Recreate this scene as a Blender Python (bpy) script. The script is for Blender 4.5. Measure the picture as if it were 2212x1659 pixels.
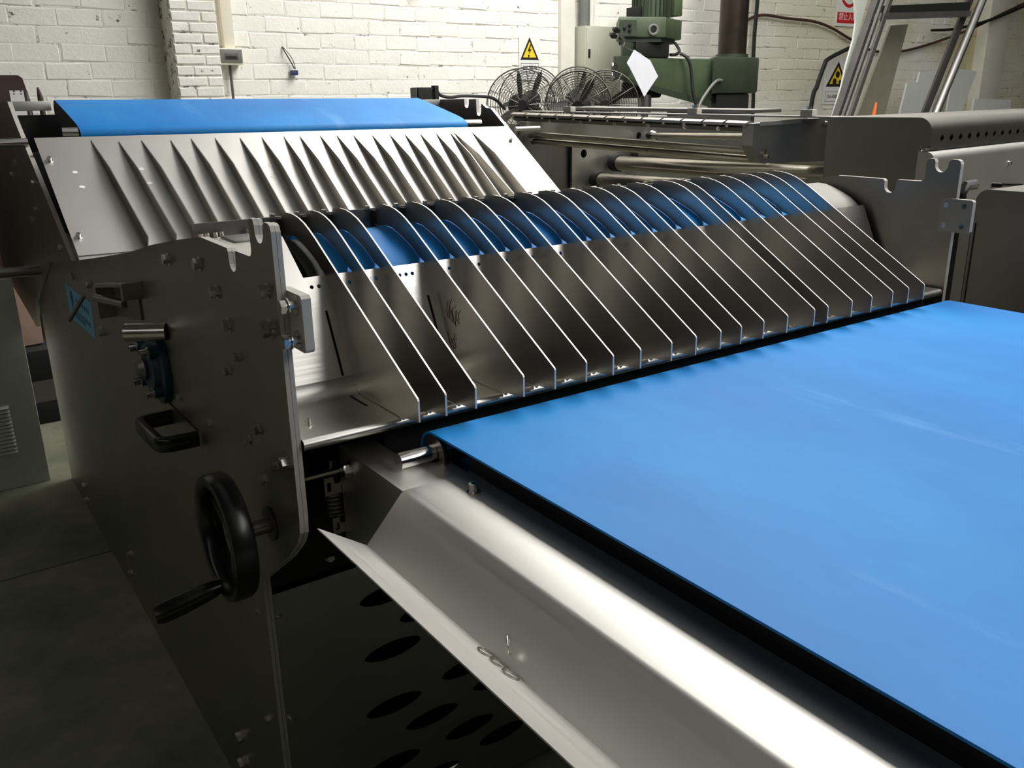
import bpy, bmesh, math, random
from mathutils import Vector, Matrix
from mathutils.geometry import tessellate_polygon
random.seed(7)
PI = math.pi
for o in list(bpy.data.objects):
    bpy.data.objects.remove(o)
SC = bpy.context.scene
COL = SC.collection

# ------------------------------------------------------------------ camera
cam = bpy.data.cameras.new('camera')
cam.sensor_width = 36.0
cam.lens = 30.589
cam.clip_start = 0.02
cam.clip_end = 60
camo = bpy.data.objects.new('camera', cam)
COL.objects.link(camo)
RC = ((0.81703721, -0.57641253, -0.01409966), (-0.1898786, -0.24589318, -0.95051705), (0.54442292, 0.77928502, -0.31035228))
m4 = Matrix.Identity(4)
for i in range(3):
    m4[i][0] = RC[0][i]
    m4[i][1] = -RC[1][i]
    m4[i][2] = -RC[2][i]
m4[0][3], m4[1][3], m4[2][3] = -0.36735, 0.0, 1.35
camo.matrix_world = m4
SC.camera = camo

# ------------------------------------------------------------------ world, exposure
SC.view_settings.view_transform = 'Standard'
SC.view_settings.look = 'None'
SC.view_settings.gamma = 1.0
SC.view_settings.use_curve_mapping = False
SC.view_settings.exposure = 0.0
world = bpy.data.worlds.new('world')
SC.world = world
world.use_nodes = True
world.node_tree.nodes['Background'].inputs[0].default_value = (0.75, 0.85, 1.0, 1)
world.node_tree.nodes['Background'].inputs[1].default_value = 0.3
SKY_STRENGTH = 10.8          # daylight through the main translucent roof sheet, also scales the added fill strips
SKY_AND_FILL = [(-5.2, -4.2, -7.0, 5.0), (0.2, 2.2, -6.0, 4.5), (2.3, 5.0, -6.0, 5.4), (8.6, 9.6, -6.0, 4.8)]  # third is the main roof light, the others unseen strips added as fill
STRIP_LEVEL = [0.18, 0.026, 1.0, 0.22]     # brightness of each strip; all but the third are added fill


# ------------------------------------------------------------------ materials
def lin(c):
    return tuple(((v / 255) / 12.92 if v / 255 <= 0.04045 else ((v / 255 + 0.055) / 1.055) ** 2.4) for v in c)


def mat_base(name):
    m = bpy.data.materials.new(name)
    m.use_nodes = True
    nt = m.node_tree
    return m, nt, nt.nodes['Principled BSDF']


def nd(nt, t, **kw):
    n = nt.nodes.new(t)
    for k, v in kw.items():
        if k in n.inputs.keys() if hasattr(n.inputs, 'keys') else False:
            n.inputs[k].default_value = v
        else:
            setattr(n, k, v)
    return n


def noise_chain(nt, scale, detail=4, coord='Object', rough=0.55):
    tc = nt.nodes.new('ShaderNodeTexCoord')
    mp = nt.nodes.new('ShaderNodeMapping')
    mp.inputs['Scale'].default_value = scale
    nz = nt.nodes.new('ShaderNodeTexNoise')
    nz.inputs['Scale'].default_value = 1.0
    nz.inputs['Detail'].default_value = detail
    nz.inputs['Roughness'].default_value = rough
    nt.links.new(tc.outputs[coord], mp.inputs['Vector'])
    nt.links.new(mp.outputs['Vector'], nz.inputs['Vector'])
    return nz


def ramp(nt, src, p0, c0, p1, c1):
    r = nt.nodes.new('ShaderNodeValToRGB')
    r.color_ramp.elements[0].position = p0
    r.color_ramp.elements[0].color = c0
    r.color_ramp.elements[1].position = p1
    r.color_ramp.elements[1].color = c1
    nt.links.new(src, r.inputs['Fac'])
    return r


def g4(v):
    return (v, v, v, 1)


def steel(name, col=(0.60, 0.575, 0.53), rough=0.32, brush=(3, 260, 260), var=0.035, dirt=0.12, metal=1.0):
    m, nt, b = mat_base(name)
    b.inputs['Metallic'].default_value = metal
    n1 = noise_chain(nt, brush, 3)
    r1 = ramp(nt, n1.outputs['Fac'], 0.3, g4(rough - var), 0.7, g4(rough + var))
    nt.links.new(r1.outputs['Color'], b.inputs['Roughness'])
    n2 = noise_chain(nt, (5, 5, 5), 5)
    c0 = tuple(v * (1 - dirt) for v in col) + (1,)
    r2 = ramp(nt, n2.outputs['Fac'], 0.35, c0, 0.65, col + (1,))
    nt.links.new(r2.outputs['Color'], b.inputs['Base Color'])
    return m


def plain(name, rgb, rough=0.5, metal=0.0, var=0.12, scale=8.0, spec=0.5, bump=0.0, bscale=60):
    m, nt, b = mat_base(name)
    c = lin(rgb)
    n = noise_chain(nt, (scale,) * 3, 5)
    r = ramp(nt, n.outputs['Fac'], 0.3, tuple(v * (1 - var) for v in c) + (1,), 0.7, tuple(min(1, v * (1 + var * 0.5)) for v in c) + (1,))
    nt.links.new(r.outputs['Color'], b.inputs['Base Color'])
    b.inputs['Roughness'].default_value = rough
    b.inputs['Metallic'].default_value = metal
    b.inputs['Specular IOR Level'].default_value = spec
    if bump:
        n2 = noise_chain(nt, (bscale,) * 3, 4)
        bp = nt.nodes.new('ShaderNodeBump')
        bp.inputs['Strength'].default_value = bump
        bp.inputs['Distance'].default_value = 0.004
        nt.links.new(n2.outputs['Fac'], bp.inputs['Height'])
        nt.links.new(bp.outputs['Normal'], b.inputs['Normal'])
    return m


def emit(name, col, strength):
    m, nt, b = mat_base(name)
    b.inputs['Base Color'].default_value = (0, 0, 0, 1)
    b.inputs['Emission Color'].default_value = col + (1,)
    b.inputs['Emission Strength'].default_value = strength
    return m


M = {}
M['plate'] = steel('brushed_plate', (0.38, 0.362, 0.325), rough=0.36, brush=(260, 3, 260))
M['edge'] = steel('cut_edge_steel', (0.50, 0.475, 0.43), 0.65, (90, 90, 90), 0.08, metal=0.25)
M['finedge'] = steel('cut_fin_edge', (0.80, 0.77, 0.72), 0.5, (90, 90, 90), 0.05, metal=0.35)
M['sheet'] = steel('satin_sheet', (0.66, 0.64, 0.60), 0.32, (3, 300, 300))
M['slope'] = steel('slope_sheet', (0.68, 0.66, 0.62), 0.46, (3, 300, 300), dirt=0.05)
M['fin'] = steel('fin_steel', (0.42, 0.40, 0.365), 0.34, (260, 3, 260))
M['trough'] = steel('trough_steel', (0.66, 0.64, 0.60), 0.46, (300, 3, 300), dirt=0.06)
M['chrome'] = steel('polished_steel', (0.75, 0.74, 0.72), 0.14, (60, 60, 60), 0.03)
M['bolt'] = steel('bolt_steel', (0.72, 0.69, 0.64), 0.22, (50, 50, 50), 0.05)
M['roller'] = steel('roller_steel', (0.46, 0.42, 0.355), 0.24, (40, 40, 40), 0.015)
M['greyplate'] = steel('grey_steel', (0.42, 0.41, 0.385), 0.42, (3, 260, 260))
M['endcover'] = steel('end_cover_steel', (0.24, 0.23, 0.21), 0.60, (3, 260, 260))  # darker base colour stands in for shade on the end cover
M['darksteel'] = steel('dark_steel', (0.22, 0.21, 0.20), 0.45, (3, 200, 200))
M['black'] = plain('black_plastic', (17, 17, 18), 0.28)
M['blackmat'] = plain('black_matt', (14, 14, 13), 0.75)
M['rubber'] = plain('black_rubber', (24, 22, 20), 0.5)
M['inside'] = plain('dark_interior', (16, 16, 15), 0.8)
M['green'] = plain('green_enamel', (74, 88, 64), 0.45, var=0.3, scale=5)
M['greendark'] = plain('dark_green_enamel', (52, 62, 46), 0.5, var=0.3, scale=5)
M['column'] = plain('oily_column', (62, 52, 44), 0.35, 0.6, var=0.3)
M['paper'] = plain('white_paper', (225, 225, 232), 0.8, var=0.04)
M['cabinet'] = plain('grey_green_cabinet', (178, 178, 160), 0.5, var=0.06)
M['ecab'] = plain('pale_cabinet', (205, 208, 198), 0.55, var=0.06)
M['white'] = plain('white_board', (222, 224, 222), 0.7, var=0.06)
M['signwhite'] = plain('sign_white', (232, 232, 228), 0.5, var=0.02)
M['yellow'] = plain('sign_yellow', (235, 205, 40), 0.5, var=0.02)
M['red'] = plain('sign_red', (205, 40, 40), 0.5, var=0.05)
M['ink'] = plain('ink_black', (28, 25, 22), 0.6)
M['inkred'] = plain('ink_red', (110, 30, 26), 0.6)
M['brown'] = plain('brown_board', (64, 46, 40), 0.55)
M['wood'] = plain('bare_wood', (176, 148, 130), 0.7, var=0.2)
M['orange'] = plain('orange_plastic', (226, 110, 40), 0.5)
M['bluebox'] = plain('blue_plastic', (38, 50, 90), 0.5)
M['labelblue'] = plain('pale_blue_label', (110, 175, 205), 0.5, var=0.04)
M['labelink'] = plain('label_ink', (30, 70, 140), 0.5)
M['bluecast'] = plain('blue_casting', (36, 58, 74), 0.45)
M['cable'] = plain('brown_cable', (70, 42, 32), 0.6)
M['cableb'] = plain('black_cable', (22, 20, 18), 0.55)
M['plaster'] = plain('plaster_white', (226, 222, 210), 0.85, var=0.06, bump=0.2, bscale=25)
M['pvc'] = plain('white_conduit', (228, 222, 205), 0.5, var=0.03)
M['iron'] = plain('painted_iron', (88, 84, 82), 0.5, 0.2, var=0.25)
M['fanwire'] = plain('fan_wire', (88, 85, 78), 0.4, 0.5)
M['chalk'] = plain('chalk', (235, 232, 225), 0.9, var=0.02)
M['dull'] = plain('dull_beige', (132, 127, 112), 0.6)
M['graybox'] = plain('grey_plastic', (112, 112, 108), 0.45)
M['ceil'] = plain('ceiling_sheet', (120, 120, 114), 0.8)
M['sidewall'] = plain('far_wall', (58, 57, 52), 0.9)


def belt_mat():
    m, nt, b = mat_base('blue_belt')
    n = noise_chain(nt, (2.2, 1.1, 3), 6, rough=0.62)
    r = ramp(nt, n.outputs['Fac'], 0.36, lin((8, 111, 188)) + (1,), 0.72, lin((24, 138, 210)) + (1,))
    ns = noise_chain(nt, (9.0, 1.3, 3), 5, rough=0.6)          # pale rubbed flour streaks along the belt
    rs = ramp(nt, ns.outputs['Fac'], 0.60, g4(0), 0.80, g4(0.55))
    mx = nt.nodes.new('ShaderNodeMix')
    mx.data_type = 'RGBA'
    mx.inputs[7].default_value = lin((120, 175, 225)) + (1,)
    nt.links.new(rs.outputs['Color'], mx.inputs[0])
    nt.links.new(r.outputs['Color'], mx.inputs[6])
    nt.links.new(mx.outputs[2], b.inputs['Base Color'])
    b.inputs['Roughness'].default_value = 0.52
    b.inputs['Specular IOR Level'].default_value = 0.3
    n2 = noise_chain(nt, (700, 700, 700), 2)
    bp = nt.nodes.new('ShaderNodeBump')
    bp.inputs['Strength'].default_value = 0.08
    bp.inputs['Distance'].default_value = 0.0006
    nt.links.new(n2.outputs['Fac'], bp.inputs['Height'])
    nt.links.new(bp.outputs['Normal'], b.inputs['Normal'])
    return m


M['belt'] = belt_mat()


def brick_mat(name, a, b_, c, p0, p1):
    m, nt, b = mat_base(name)
    n = noise_chain(nt, (1.1, 1.1, 1.6), 6, coord='Object', rough=0.7)
    geo = nt.nodes.new('ShaderNodeNewGeometry')
    mp = nt.nodes.new('ShaderNodeMapping')
    mp.inputs['Scale'].default_value = (11, 11, 16)
    n1 = nt.nodes.new('ShaderNodeTexNoise')
    n1.inputs['Scale'].default_value = 1.0
    n1.inputs['Detail'].default_value = 7
    n1.inputs['Roughness'].default_value = 0.72
    nt.links.new(geo.outputs['Position'], mp.inputs['Vector'])
    nt.links.new(mp.outputs['Vector'], n1.inputs['Vector'])
    mp2 = nt.nodes.new('ShaderNodeMapping')
    mp2.inputs['Scale'].default_value = (0.9, 0.9, 1.3)
    n2 = nt.nodes.new('ShaderNodeTexNoise')
    n2.inputs['Scale'].default_value = 1.0
    n2.inputs['Detail'].default_value = 4
    nt.links.new(geo.outputs['Position'], mp2.inputs['Vector'])
    nt.links.new(mp2.outputs['Vector'], n2.inputs['Vector'])
    # colour yellower and darker in patches towards the far end of the wall (+X)
    sx = nt.nodes.new('ShaderNodeSeparateXYZ')
    nt.links.new(geo.outputs['Position'], sx.inputs[0])
    mr = nt.nodes.new('ShaderNodeMapRange')
    mr.inputs['From Min'].default_value = 5.5
    mr.inputs['From Max'].default_value = 9.5
    nt.links.new(sx.outputs['X'], mr.inputs['Value'])
    mul = nt.nodes.new('ShaderNodeMath')
    mul.operation = 'MULTIPLY'
    nt.links.new(mr.outputs[0], mul.inputs[0])
    r2 = ramp(nt, n2.outputs['Fac'], 0.35, g4(0), 0.6, g4(1))
    nt.links.new(r2.outputs['Color'], mul.inputs[1])
    mx = nt.nodes.new('ShaderNodeMix')
    mx.data_type = 'RGBA'
    mx.inputs[6].default_value = lin(a) + (1,)
    mx.inputs[7].default_value = lin(b_) + (1,)
    nt.links.new(mul.outputs[0], mx.inputs[0])
    r1 = ramp(nt, n1.outputs['Fac'], p0, g4(1), p1, g4(0))
    mx2 = nt.nodes.new('ShaderNodeMix')
    mx2.data_type = 'RGBA'
    mx2.inputs[7].default_value = lin(c) + (1,)
    nt.links.new(r1.outputs['Color'], mx2.inputs[0])
    nt.links.new(mx.outputs[2], mx2.inputs[6])
    nt.links.new(mx2.outputs[2], b.inputs['Base Color'])
    b.inputs['Roughness'].default_value = 0.75
    b.inputs['Specular IOR Level'].default_value = 0.25
    bp = nt.nodes.new('ShaderNodeBump')
    bp.inputs['Strength'].default_value = 0.5
    bp.inputs['Distance'].default_value = 0.012
    nt.links.new(n1.outputs['Fac'], bp.inputs['Height'])
    nt.links.new(bp.outputs['Normal'], b.inputs['Normal'])
    return m


M['brick'] = brick_mat('painted_brick', (238, 235, 226), (214, 204, 166), (104, 96, 82), 0.335, 0.375)
M['mortar'] = brick_mat('painted_mortar', (232, 228, 217), (200, 190, 154), (112, 105, 92), 0.40, 0.47)


def floor_mat():
    m, nt, b = mat_base('worn_green_floor')
    n = noise_chain(nt, (2.5, 2.5, 2.5), 8, rough=0.7)
    r = ramp(nt, n.outputs['Fac'], 0.35, lin((84, 92, 74)) + (1,), 0.68, lin((138, 136, 116)) + (1,))
    nt.links.new(r.outputs['Color'], b.inputs['Base Color'])
    b.inputs['Roughness'].default_value = 0.6
    bp = nt.nodes.new('ShaderNodeBump')
    bp.inputs['Strength'].default_value = 0.2
    bp.inputs['Distance'].default_value = 0.003
    nt.links.new(n.outputs['Fac'], bp.inputs['Height'])
    nt.links.new(bp.outputs['Normal'], b.inputs['Normal'])
    return m


M['floor'] = floor_mat()

# ------------------------------------------------------------------ object helpers
WL = {}   # world location of every object made here (no parent is ever rotated)


def thing(name, label, cat, loc=(0, 0, 0), group=None):
    o = bpy.data.objects.new(name, None)
    COL.objects.link(o)
    o.empty_display_size = 0.1
    o.location = loc
    WL[o.name] = Vector(loc)
    o['label'] = label
    o['category'] = cat
    if group:
        o['group'] = group
    return o


def tag(o, label, cat, group=None):
    o['label'] = label
    o['category'] = cat
    if group:
        o['group'] = group
    return o


def link(name, me, parent=None, loc=(0, 0, 0), rot=None):
    o = bpy.data.objects.new(name, me)
    COL.objects.link(o)
    loc = Vector(loc)
    WL[o.name] = loc.copy()
    if parent is not None:
        o.parent = parent
        o.location = loc - WL[parent.name]
    else:
        o.location = loc
    if rot is not None:
        o.rotation_mode = 'QUATERNION'
        o.rotation_quaternion = rot
    return o


class MB:
    def __init__(self, edge=None):
        self.bm = bmesh.new()
        self.edge = edge       # second material for the cut edges of a plate

    def faces(self, vs, fs, side0=10 ** 9):
        bv = [self.bm.verts.new(v) for v in vs]
        for k, f in enumerate(fs):
            try:
                nf = self.bm.faces.new([bv[i] for i in f])
                if k >= side0:
                    nf.material_index = 1
            except ValueError:
                pass
        return self

    def box(self, a, b):
        x0, y0, z0 = a
        x1, y1, z1 = b
        v = [(x0, y0, z0), (x1, y0, z0), (x1, y1, z0), (x0, y1, z0), (x0, y0, z1), (x1, y0, z1), (x1, y1, z1), (x0, y1, z1)]
        return self.faces(v, [(0, 3, 2, 1), (4, 5, 6, 7), (0, 1, 5, 4), (1, 2, 6, 5), (2, 3, 7, 6), (3, 0, 4, 7)])

    def prism(self, outer, fr, t0, t1, holes=()):
        """extrude a 2D outline (with holes) between t0 and t1 along fr's third axis; fr(u, v, w) -> point"""
        loops = [list(outer)] + [list(h) for h in holes]
        flat = [p for l in loops for p in l]
        if holes:
            tris = tessellate_polygon([[Vector((p[0], p[1], 0)) for p in l] for l in loops])
        else:
            tris = tessellate_polygon([[Vector((p[0], p[1], 0)) for p in outer]])
        n = len(flat)
        v = [fr(p[0], p[1], t0) for p in flat] + [fr(p[0], p[1], t1) for p in flat]
        f = [tuple(t) for t in tris] + [tuple(i + n for i in t) for t in tris]
        side0 = len(f) if self.edge else 10 ** 9
        k = 0
        for l in loops:
            for i in range(len(l)):
                a, b = k + i, k + (i + 1) % len(l)
                f.append((a, b, b + n, a + n))
            k += len(l)
        return self.faces(v, f, side0)

    def tube(self, pts, r, seg=8, cap=True, closed=False):
        pts = [Vector(p) for p in pts]
        n = len(pts)
        rr = r if isinstance(r, (list, tuple)) else [r] * n
        rings = []
        up = None
        for i, p in enumerate(pts):
            if closed:
                t = (pts[(i + 1) % n] - pts[i - 1]).normalized()
            else:
                t = (pts[min(i + 1, n - 1)] - pts[max(i - 1, 0)]).normalized()
            if up is None:
                up = Vector((0, 0, 1)) if abs(t.z) < 0.9 else Vector((1, 0, 0))
            a = (up - t * up.dot(t)).normalized()
            up = a
            b = t.cross(a)
            rings.append([self.bm.verts.new(p + (a * math.cos(2 * PI * k / seg) + b * math.sin(2 * PI * k / seg)) * rr[i]) for k in range(seg)])
        for i in range(n if closed else n - 1):
            r0, r1 = rings[i], rings[(i + 1) % n]
            for k in range(seg):
                self.bm.faces.new((r0[k], r0[(k + 1) % seg], r1[(k + 1) % seg], r1[k]))
        if cap and not closed:
            self.bm.faces.new(rings[0][::-1])
            self.bm.faces.new(rings[-1])
        return self

    def cyl(self, a, b, r, seg=20):
        return self.tube([a, b], r, seg)

    def sweep(self, prof, fr, t0, t1, closed=True):
        """profile strip swept between t0 and t1 (open profile -> open sheet)"""
        n = len(prof)
        v = [fr(p[0], p[1], t0) for p in prof] + [fr(p[0], p[1], t1) for p in prof]
        f = [(i, (i + 1) % n, (i + 1) % n + n, i + n) for i in range(n if closed else n - 1)]
        return self.faces(v, f)

    def lathe(self, prof, fr, seg=32, closed=False):
        """prof = [(radius, height)]; fr(x, y, h) -> point"""
        rings = []
        for r, h in prof:
            rings.append([self.bm.verts.new(fr(r * math.cos(2 * PI * k / seg), r * math.sin(2 * PI * k / seg), h)) for k in range(seg)])
        m = len(prof)
        for i in range(m if closed else m - 1):
            a, b = rings[i], rings[(i + 1) % m]
            for k in range(seg):
                self.bm.faces.new((a[k], a[(k + 1) % seg], b[(k + 1) % seg], b[k]))
        if not closed:
            self.bm.faces.new(rings[0][::-1])
            self.bm.faces.new(rings[-1])
        return self

    def mesh(self, name, mat, bevel=0.0, smooth=35, recenter=True):
        bm = self.bm
        bmesh.ops.remove_doubles(bm, verts=bm.verts, dist=1e-6)
        bmesh.ops.recalc_face_normals(bm, faces=bm.faces)
        if bevel:
            es = [e for e in bm.edges if len(e.link_faces) == 2 and e.calc_face_angle(0) > 0.6]
            try:
                bmesh.ops.bevel(bm, geom=es, offset=bevel, segments=2, affect='EDGES', profile=0.6, clamp_overlap=True)
            except Exception:
                pass
        c = Vector((0, 0, 0))
        if recenter and bm.verts:
            lo = Vector([min(v.co[i] for v in bm.verts) for i in range(3)])
            hi = Vector([max(v.co[i] for v in bm.verts) for i in range(3)])
            c = (lo + hi) / 2
            bmesh.ops.translate(bm, verts=bm.verts, vec=-c)
        me = bpy.data.meshes.new(name)
        bm.to_mesh(me)
        bm.free()
        me.materials.append(mat)
        if self.edge:
            me.materials.append(self.edge)
        if smooth:
            for p in me.polygons:
                p.use_smooth = True
            me.set_sharp_from_angle(angle=math.radians(smooth))
        return me, c

    def build(self, name, mat, parent=None, bevel=0.0, smooth=35):
        me, c = self.mesh(name, mat, bevel, smooth)
        return link(name, me, parent, c)


def FX(u, v, w): return (w, u, v)      # outline in (Y, Z), extruded along X
def FY(u, v, w): return (u, w, v)      # outline in (X, Z), extruded along Y
def FZ(u, v, w): return (u, v, w)      # outline in (X, Y), extruded along Z


def frame(o, u, v):
    o, u, v = Vector(o), Vector(u).normalized(), Vector(v).normalized()
    w = u.cross(v)
    return lambda a, b, c: o + u * a + v * b + w * c


def arc(cx, cy, r, a0, a1, n=8):
    return [(cx + r * math.cos(math.radians(a0 + (a1 - a0) * i / n)), cy + r * math.sin(math.radians(a0 + (a1 - a0) * i / n))) for i in range(n + 1)]


def smooth_path(pts, n=6):
    pts = [Vector(p) for p in pts]
    out = []
    for i in range(len(pts) - 1):
        p0, p1, p2, p3 = pts[max(i - 1, 0)], pts[i], pts[i + 1], pts[min(i + 2, len(pts) - 1)]
        for k in range(n):
            t = k / n
            out.append(0.5 * (2 * p1 + (p2 - p0) * t + (2 * p0 - 5 * p1 + 4 * p2 - p3) * t * t + (3 * p1 - p0 - 3 * p2 + p3) * t ** 3))
    out.append(pts[-1])
    return out


def hexa(r, rot=0):
    return [(r * math.cos(PI / 3 * k + rot), r * math.sin(PI / 3 * k + rot)) for k in range(6)]


def circ(r, n, cx=0, cy=0):
    return [(cx + r * math.cos(2 * PI * k / n), cy + r * math.sin(2 * PI * k / n)) for k in range(n)]


def bolt_mesh(kind, s):
    m = MB()
    if kind == 'hex':          # washer, spring washer, hexagon head
        m.prism(circ(1.15 * s, 16), FZ, 0, 0.16 * s)
        m.prism(circ(0.85 * s, 14), FZ, 0.16 * s, 0.42 * s)
        m.prism(hexa(0.98 * s), FZ, 0.42 * s, 1.1 * s)
        m.prism(hexa(0.84 * s), FZ, 1.1 * s, 1.16 * s)
    else:                      # socket cap screw: washer, drum head with a hexagon recess
        m.prism(circ(1.25 * s, 16), FZ, 0, 0.18 * s)
        m.prism(circ(0.8 * s, 18), FZ, 0.18 * s, 1.6 * s, holes=[hexa(0.42 * s)])
        m.prism(hexa(0.42 * s), FZ, 0.18 * s, 0.7 * s)
    me, _ = m.mesh(kind + '_bolt', M['bolt'], recenter=False)
    return me


BOLT = {('hex', 1): bolt_mesh('hex', 0.0095), ('hex', 0): bolt_mesh('hex', 0.007), ('hex', 2): bolt_mesh('hex', 0.0115),
        ('cap', 1): bolt_mesh('cap', 0.0075), ('cap', 0): bolt_mesh('cap', 0.0055), ('cap', 2): bolt_mesh('cap', 0.009)}


def bolt(pos, axis, parent, kind='hex', size=1, name=None, twist=0.3):
    q = Vector((0, 0, 1)).rotation_difference(Vector(axis).normalized())
    q = q @ Matrix.Rotation(twist + random.random(), 3, 'Z').to_quaternion()
    return link(name or ('bolt' if kind == 'hex' else 'cap_screw'), BOLT[(kind, size)], parent, pos, q)


def text_mesh(body, size, mat, depth=0.0):
    cu = bpy.data.curves.new('text', 'FONT')
    cu.body = body
    cu.size = size
    cu.extrude = depth
    cu.align_x = 'CENTER'
    cu.align_y = 'CENTER'
    to = bpy.data.objects.new('text_tmp', cu)
    COL.objects.link(to)
    dg = bpy.context.evaluated_depsgraph_get()
    me = bpy.data.meshes.new_from_object(to.evaluated_get(dg))
    bpy.data.objects.remove(to)
    me.materials.clear()
    me.materials.append(mat)
    return me


def text(name, body, size, mat, parent, o, u, v, depth=0.0006):
    me = text_mesh(body, size, mat, depth)
    u, v = Vector(u).normalized(), Vector(v).normalized()
    w = u.cross(v)
    R = Matrix((u, v, w)).transposed()
    return link(name, me, parent, o, R.to_quaternion())


def kind(o, k):
    o['kind'] = k
    return o


# ================================================================== THE SETTING
fl = kind(MB().box((-6, -8, -0.2), (14, 6.2, -0.02)).build('floor', M['floor'], smooth=0), 'structure')
for x0, x1 in ((-6, -2.6), (-2.594, 1.5), (1.506, 5.6), (5.606, 9.8), (9.806, 14)):
    for y0, y1 in ((-8, -4.3), (-4.294, -0.8), (-0.794, 2.766), (2.774, 6.0)):
        MB().box((x0, y0, -0.02), (x1, y1, 0)).build('slab', M['floor'], fl, smooth=0)
kind(MB().box((-6.2, -8, 0), (-6, 6.2, 4.6)).build('wall_left', M['sidewall'], smooth=0), 'structure')
kind(MB().box((14, -8, 0), (14.2, 6.2, 4.6)).build('wall_right', M['sidewall'], smooth=0), 'structure')
kind(MB().box((-6, -8.2, 0), (14, -8, 4.6)).build('wall_front', M['sidewall'], smooth=0), 'structure')
cm = MB()
xs0 = [-6.2] + [v for s in SKY_AND_FILL for v in s[:2]] + [14.2]
for i in range(0, len(xs0), 2):
    cm.box((xs0[i], -8.2, 4.5), (xs0[i + 1], 6.2, 4.62))
for s in SKY_AND_FILL:
    cm.box((s[0], -8.2, 4.5), (s[1], s[2], 4.62)).box((s[0], s[3], 4.5), (s[1], 6.2, 4.62))
kind(cm.build('ceiling', M['ceil'], smooth=0), 'structure')
for i, s in enumerate(SKY_AND_FILL):
    em = emit('skylight_%d' % i, (1.0, 0.99, 0.965), SKY_STRENGTH * STRIP_LEVEL[i])
    if i == 2:
        w = kind(MB().box((s[0], 0.0, 4.6), (s[1], s[3], 4.62)).build('window_3', em, smooth=0), 'structure')
        MB().box((s[0], s[2], 4.6), (s[1], 0.0, 4.62)).build('dirty_pane', emit('skylight_dirty', (1.0, 0.99, 0.965), SKY_STRENGTH * 0.42), w, smooth=0)  # rear half of the main roof light, set to a lower emission
    else:
        w = kind(MB().box((s[0], s[2], 4.6), (s[1], s[3], 4.62)).build('window_%d' % (i + 1), em, smooth=0), 'structure')  # unseen strips added to brighten the dim areas
    for yy in range(int(s[2]) + 1, int(s[3]) + 1, 1):
        MB().box((s[0], yy - 0.02, 4.56), (s[1], yy + 0.02, 4.6)).build('glazing_bar', M['ceil'], w, smooth=0)

# back wall with its painted bricks
wall = kind(MB().box((-6, 6.0, 0), (14, 6.2, 4.6)).build('wall_back', M['mortar'], smooth=0), 'structure')
BRM = []
for k in range(6):
    rnd = random.Random(k)
    L, H, D = 0.1238, 0.0488, (0.0016, 0.005, 0.003, 0.002, 0.0042, 0.0025)[k]
    b = 0.007
    vs = []
    for (sx, sz) in ((-1, -1), (1, -1), (1, 1), (-1, 1)):
        vs.append((sx * L + rnd.uniform(-.007, .004), 0.0, sz * H + rnd.uniform(-.005, .004)))
    for (sx, sz) in ((-1, -1), (1, -1), (1, 1), (-1, 1)):
        vs.append((sx * (L - b) + rnd.uniform(-.005, .005), -D + rnd.uniform(-.002, .002), sz * (H - b) + rnd.uniform(-.003, .003)))
    fs = [(4, 5, 6, 7), (0, 1, 5, 4), (1, 2, 6, 5), (2, 3, 7, 6), (3, 0, 4, 7)]
    me, _ = MB().faces(vs, fs).mesh('brick', M['brick'], recenter=False, smooth=0)
    BRM.append(me)
spots = []
CO, LE = 0.1, 0.25
for r in range(27, 0, -1):
    z = 0.05 + r * CO
    if z < 1.1 or z > 2.75:
        continue
    off = (r % 2) * 0.125 + random.uniform(-.02, .02)
    x = -1.0 + off
    while x < 13.6:
        if not (1.33 < x < 1.42):
            spots.append((x + random.uniform(-.006, .006), z + random.uniform(-.005, .005)))
        x += LE


def in_view(x, y, z):
    d = Vector((x + 0.36735, y, z - 1.35))
    q = [sum(RC[i][j] * d[j] for j in range(3)) for i in range(3)]
    if q[2] <= 0:
        return False, 0
    px, py = q[0] / q[2] * 1879.5 + 1106, q[1] / q[2] * 1879.5 + 829.5
    return (-60 < px < 2270 and -40 < py < 262), q[2]


vis, rest = [], []
for s in spots:
    ok, d = in_view(s[0], 6.0, s[1])
    (vis if ok else rest).append((d, s))
vis.sort()
single, rest2 = vis[:296], vis[296:] + rest
for d, s in single:
    link('brick', random.choice(BRM), wall, (s[0], 6.0, s[1]), Matrix.Rotation(random.uniform(-.022, .022), 3, 'Y').to_quaternion())
mb = MB()
for d, s in rest2:
    me = random.choice(BRM)
    base = Vector((s[0], 6.0, s[1]))
    mb.faces([base + v.co for v in me.vertices], [tuple(p.vertices) for p in me.polygons])
bl = mb.build('brickwork', M['brick'], wall, smooth=0)
bl['kind'] = 'stuff'

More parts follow.
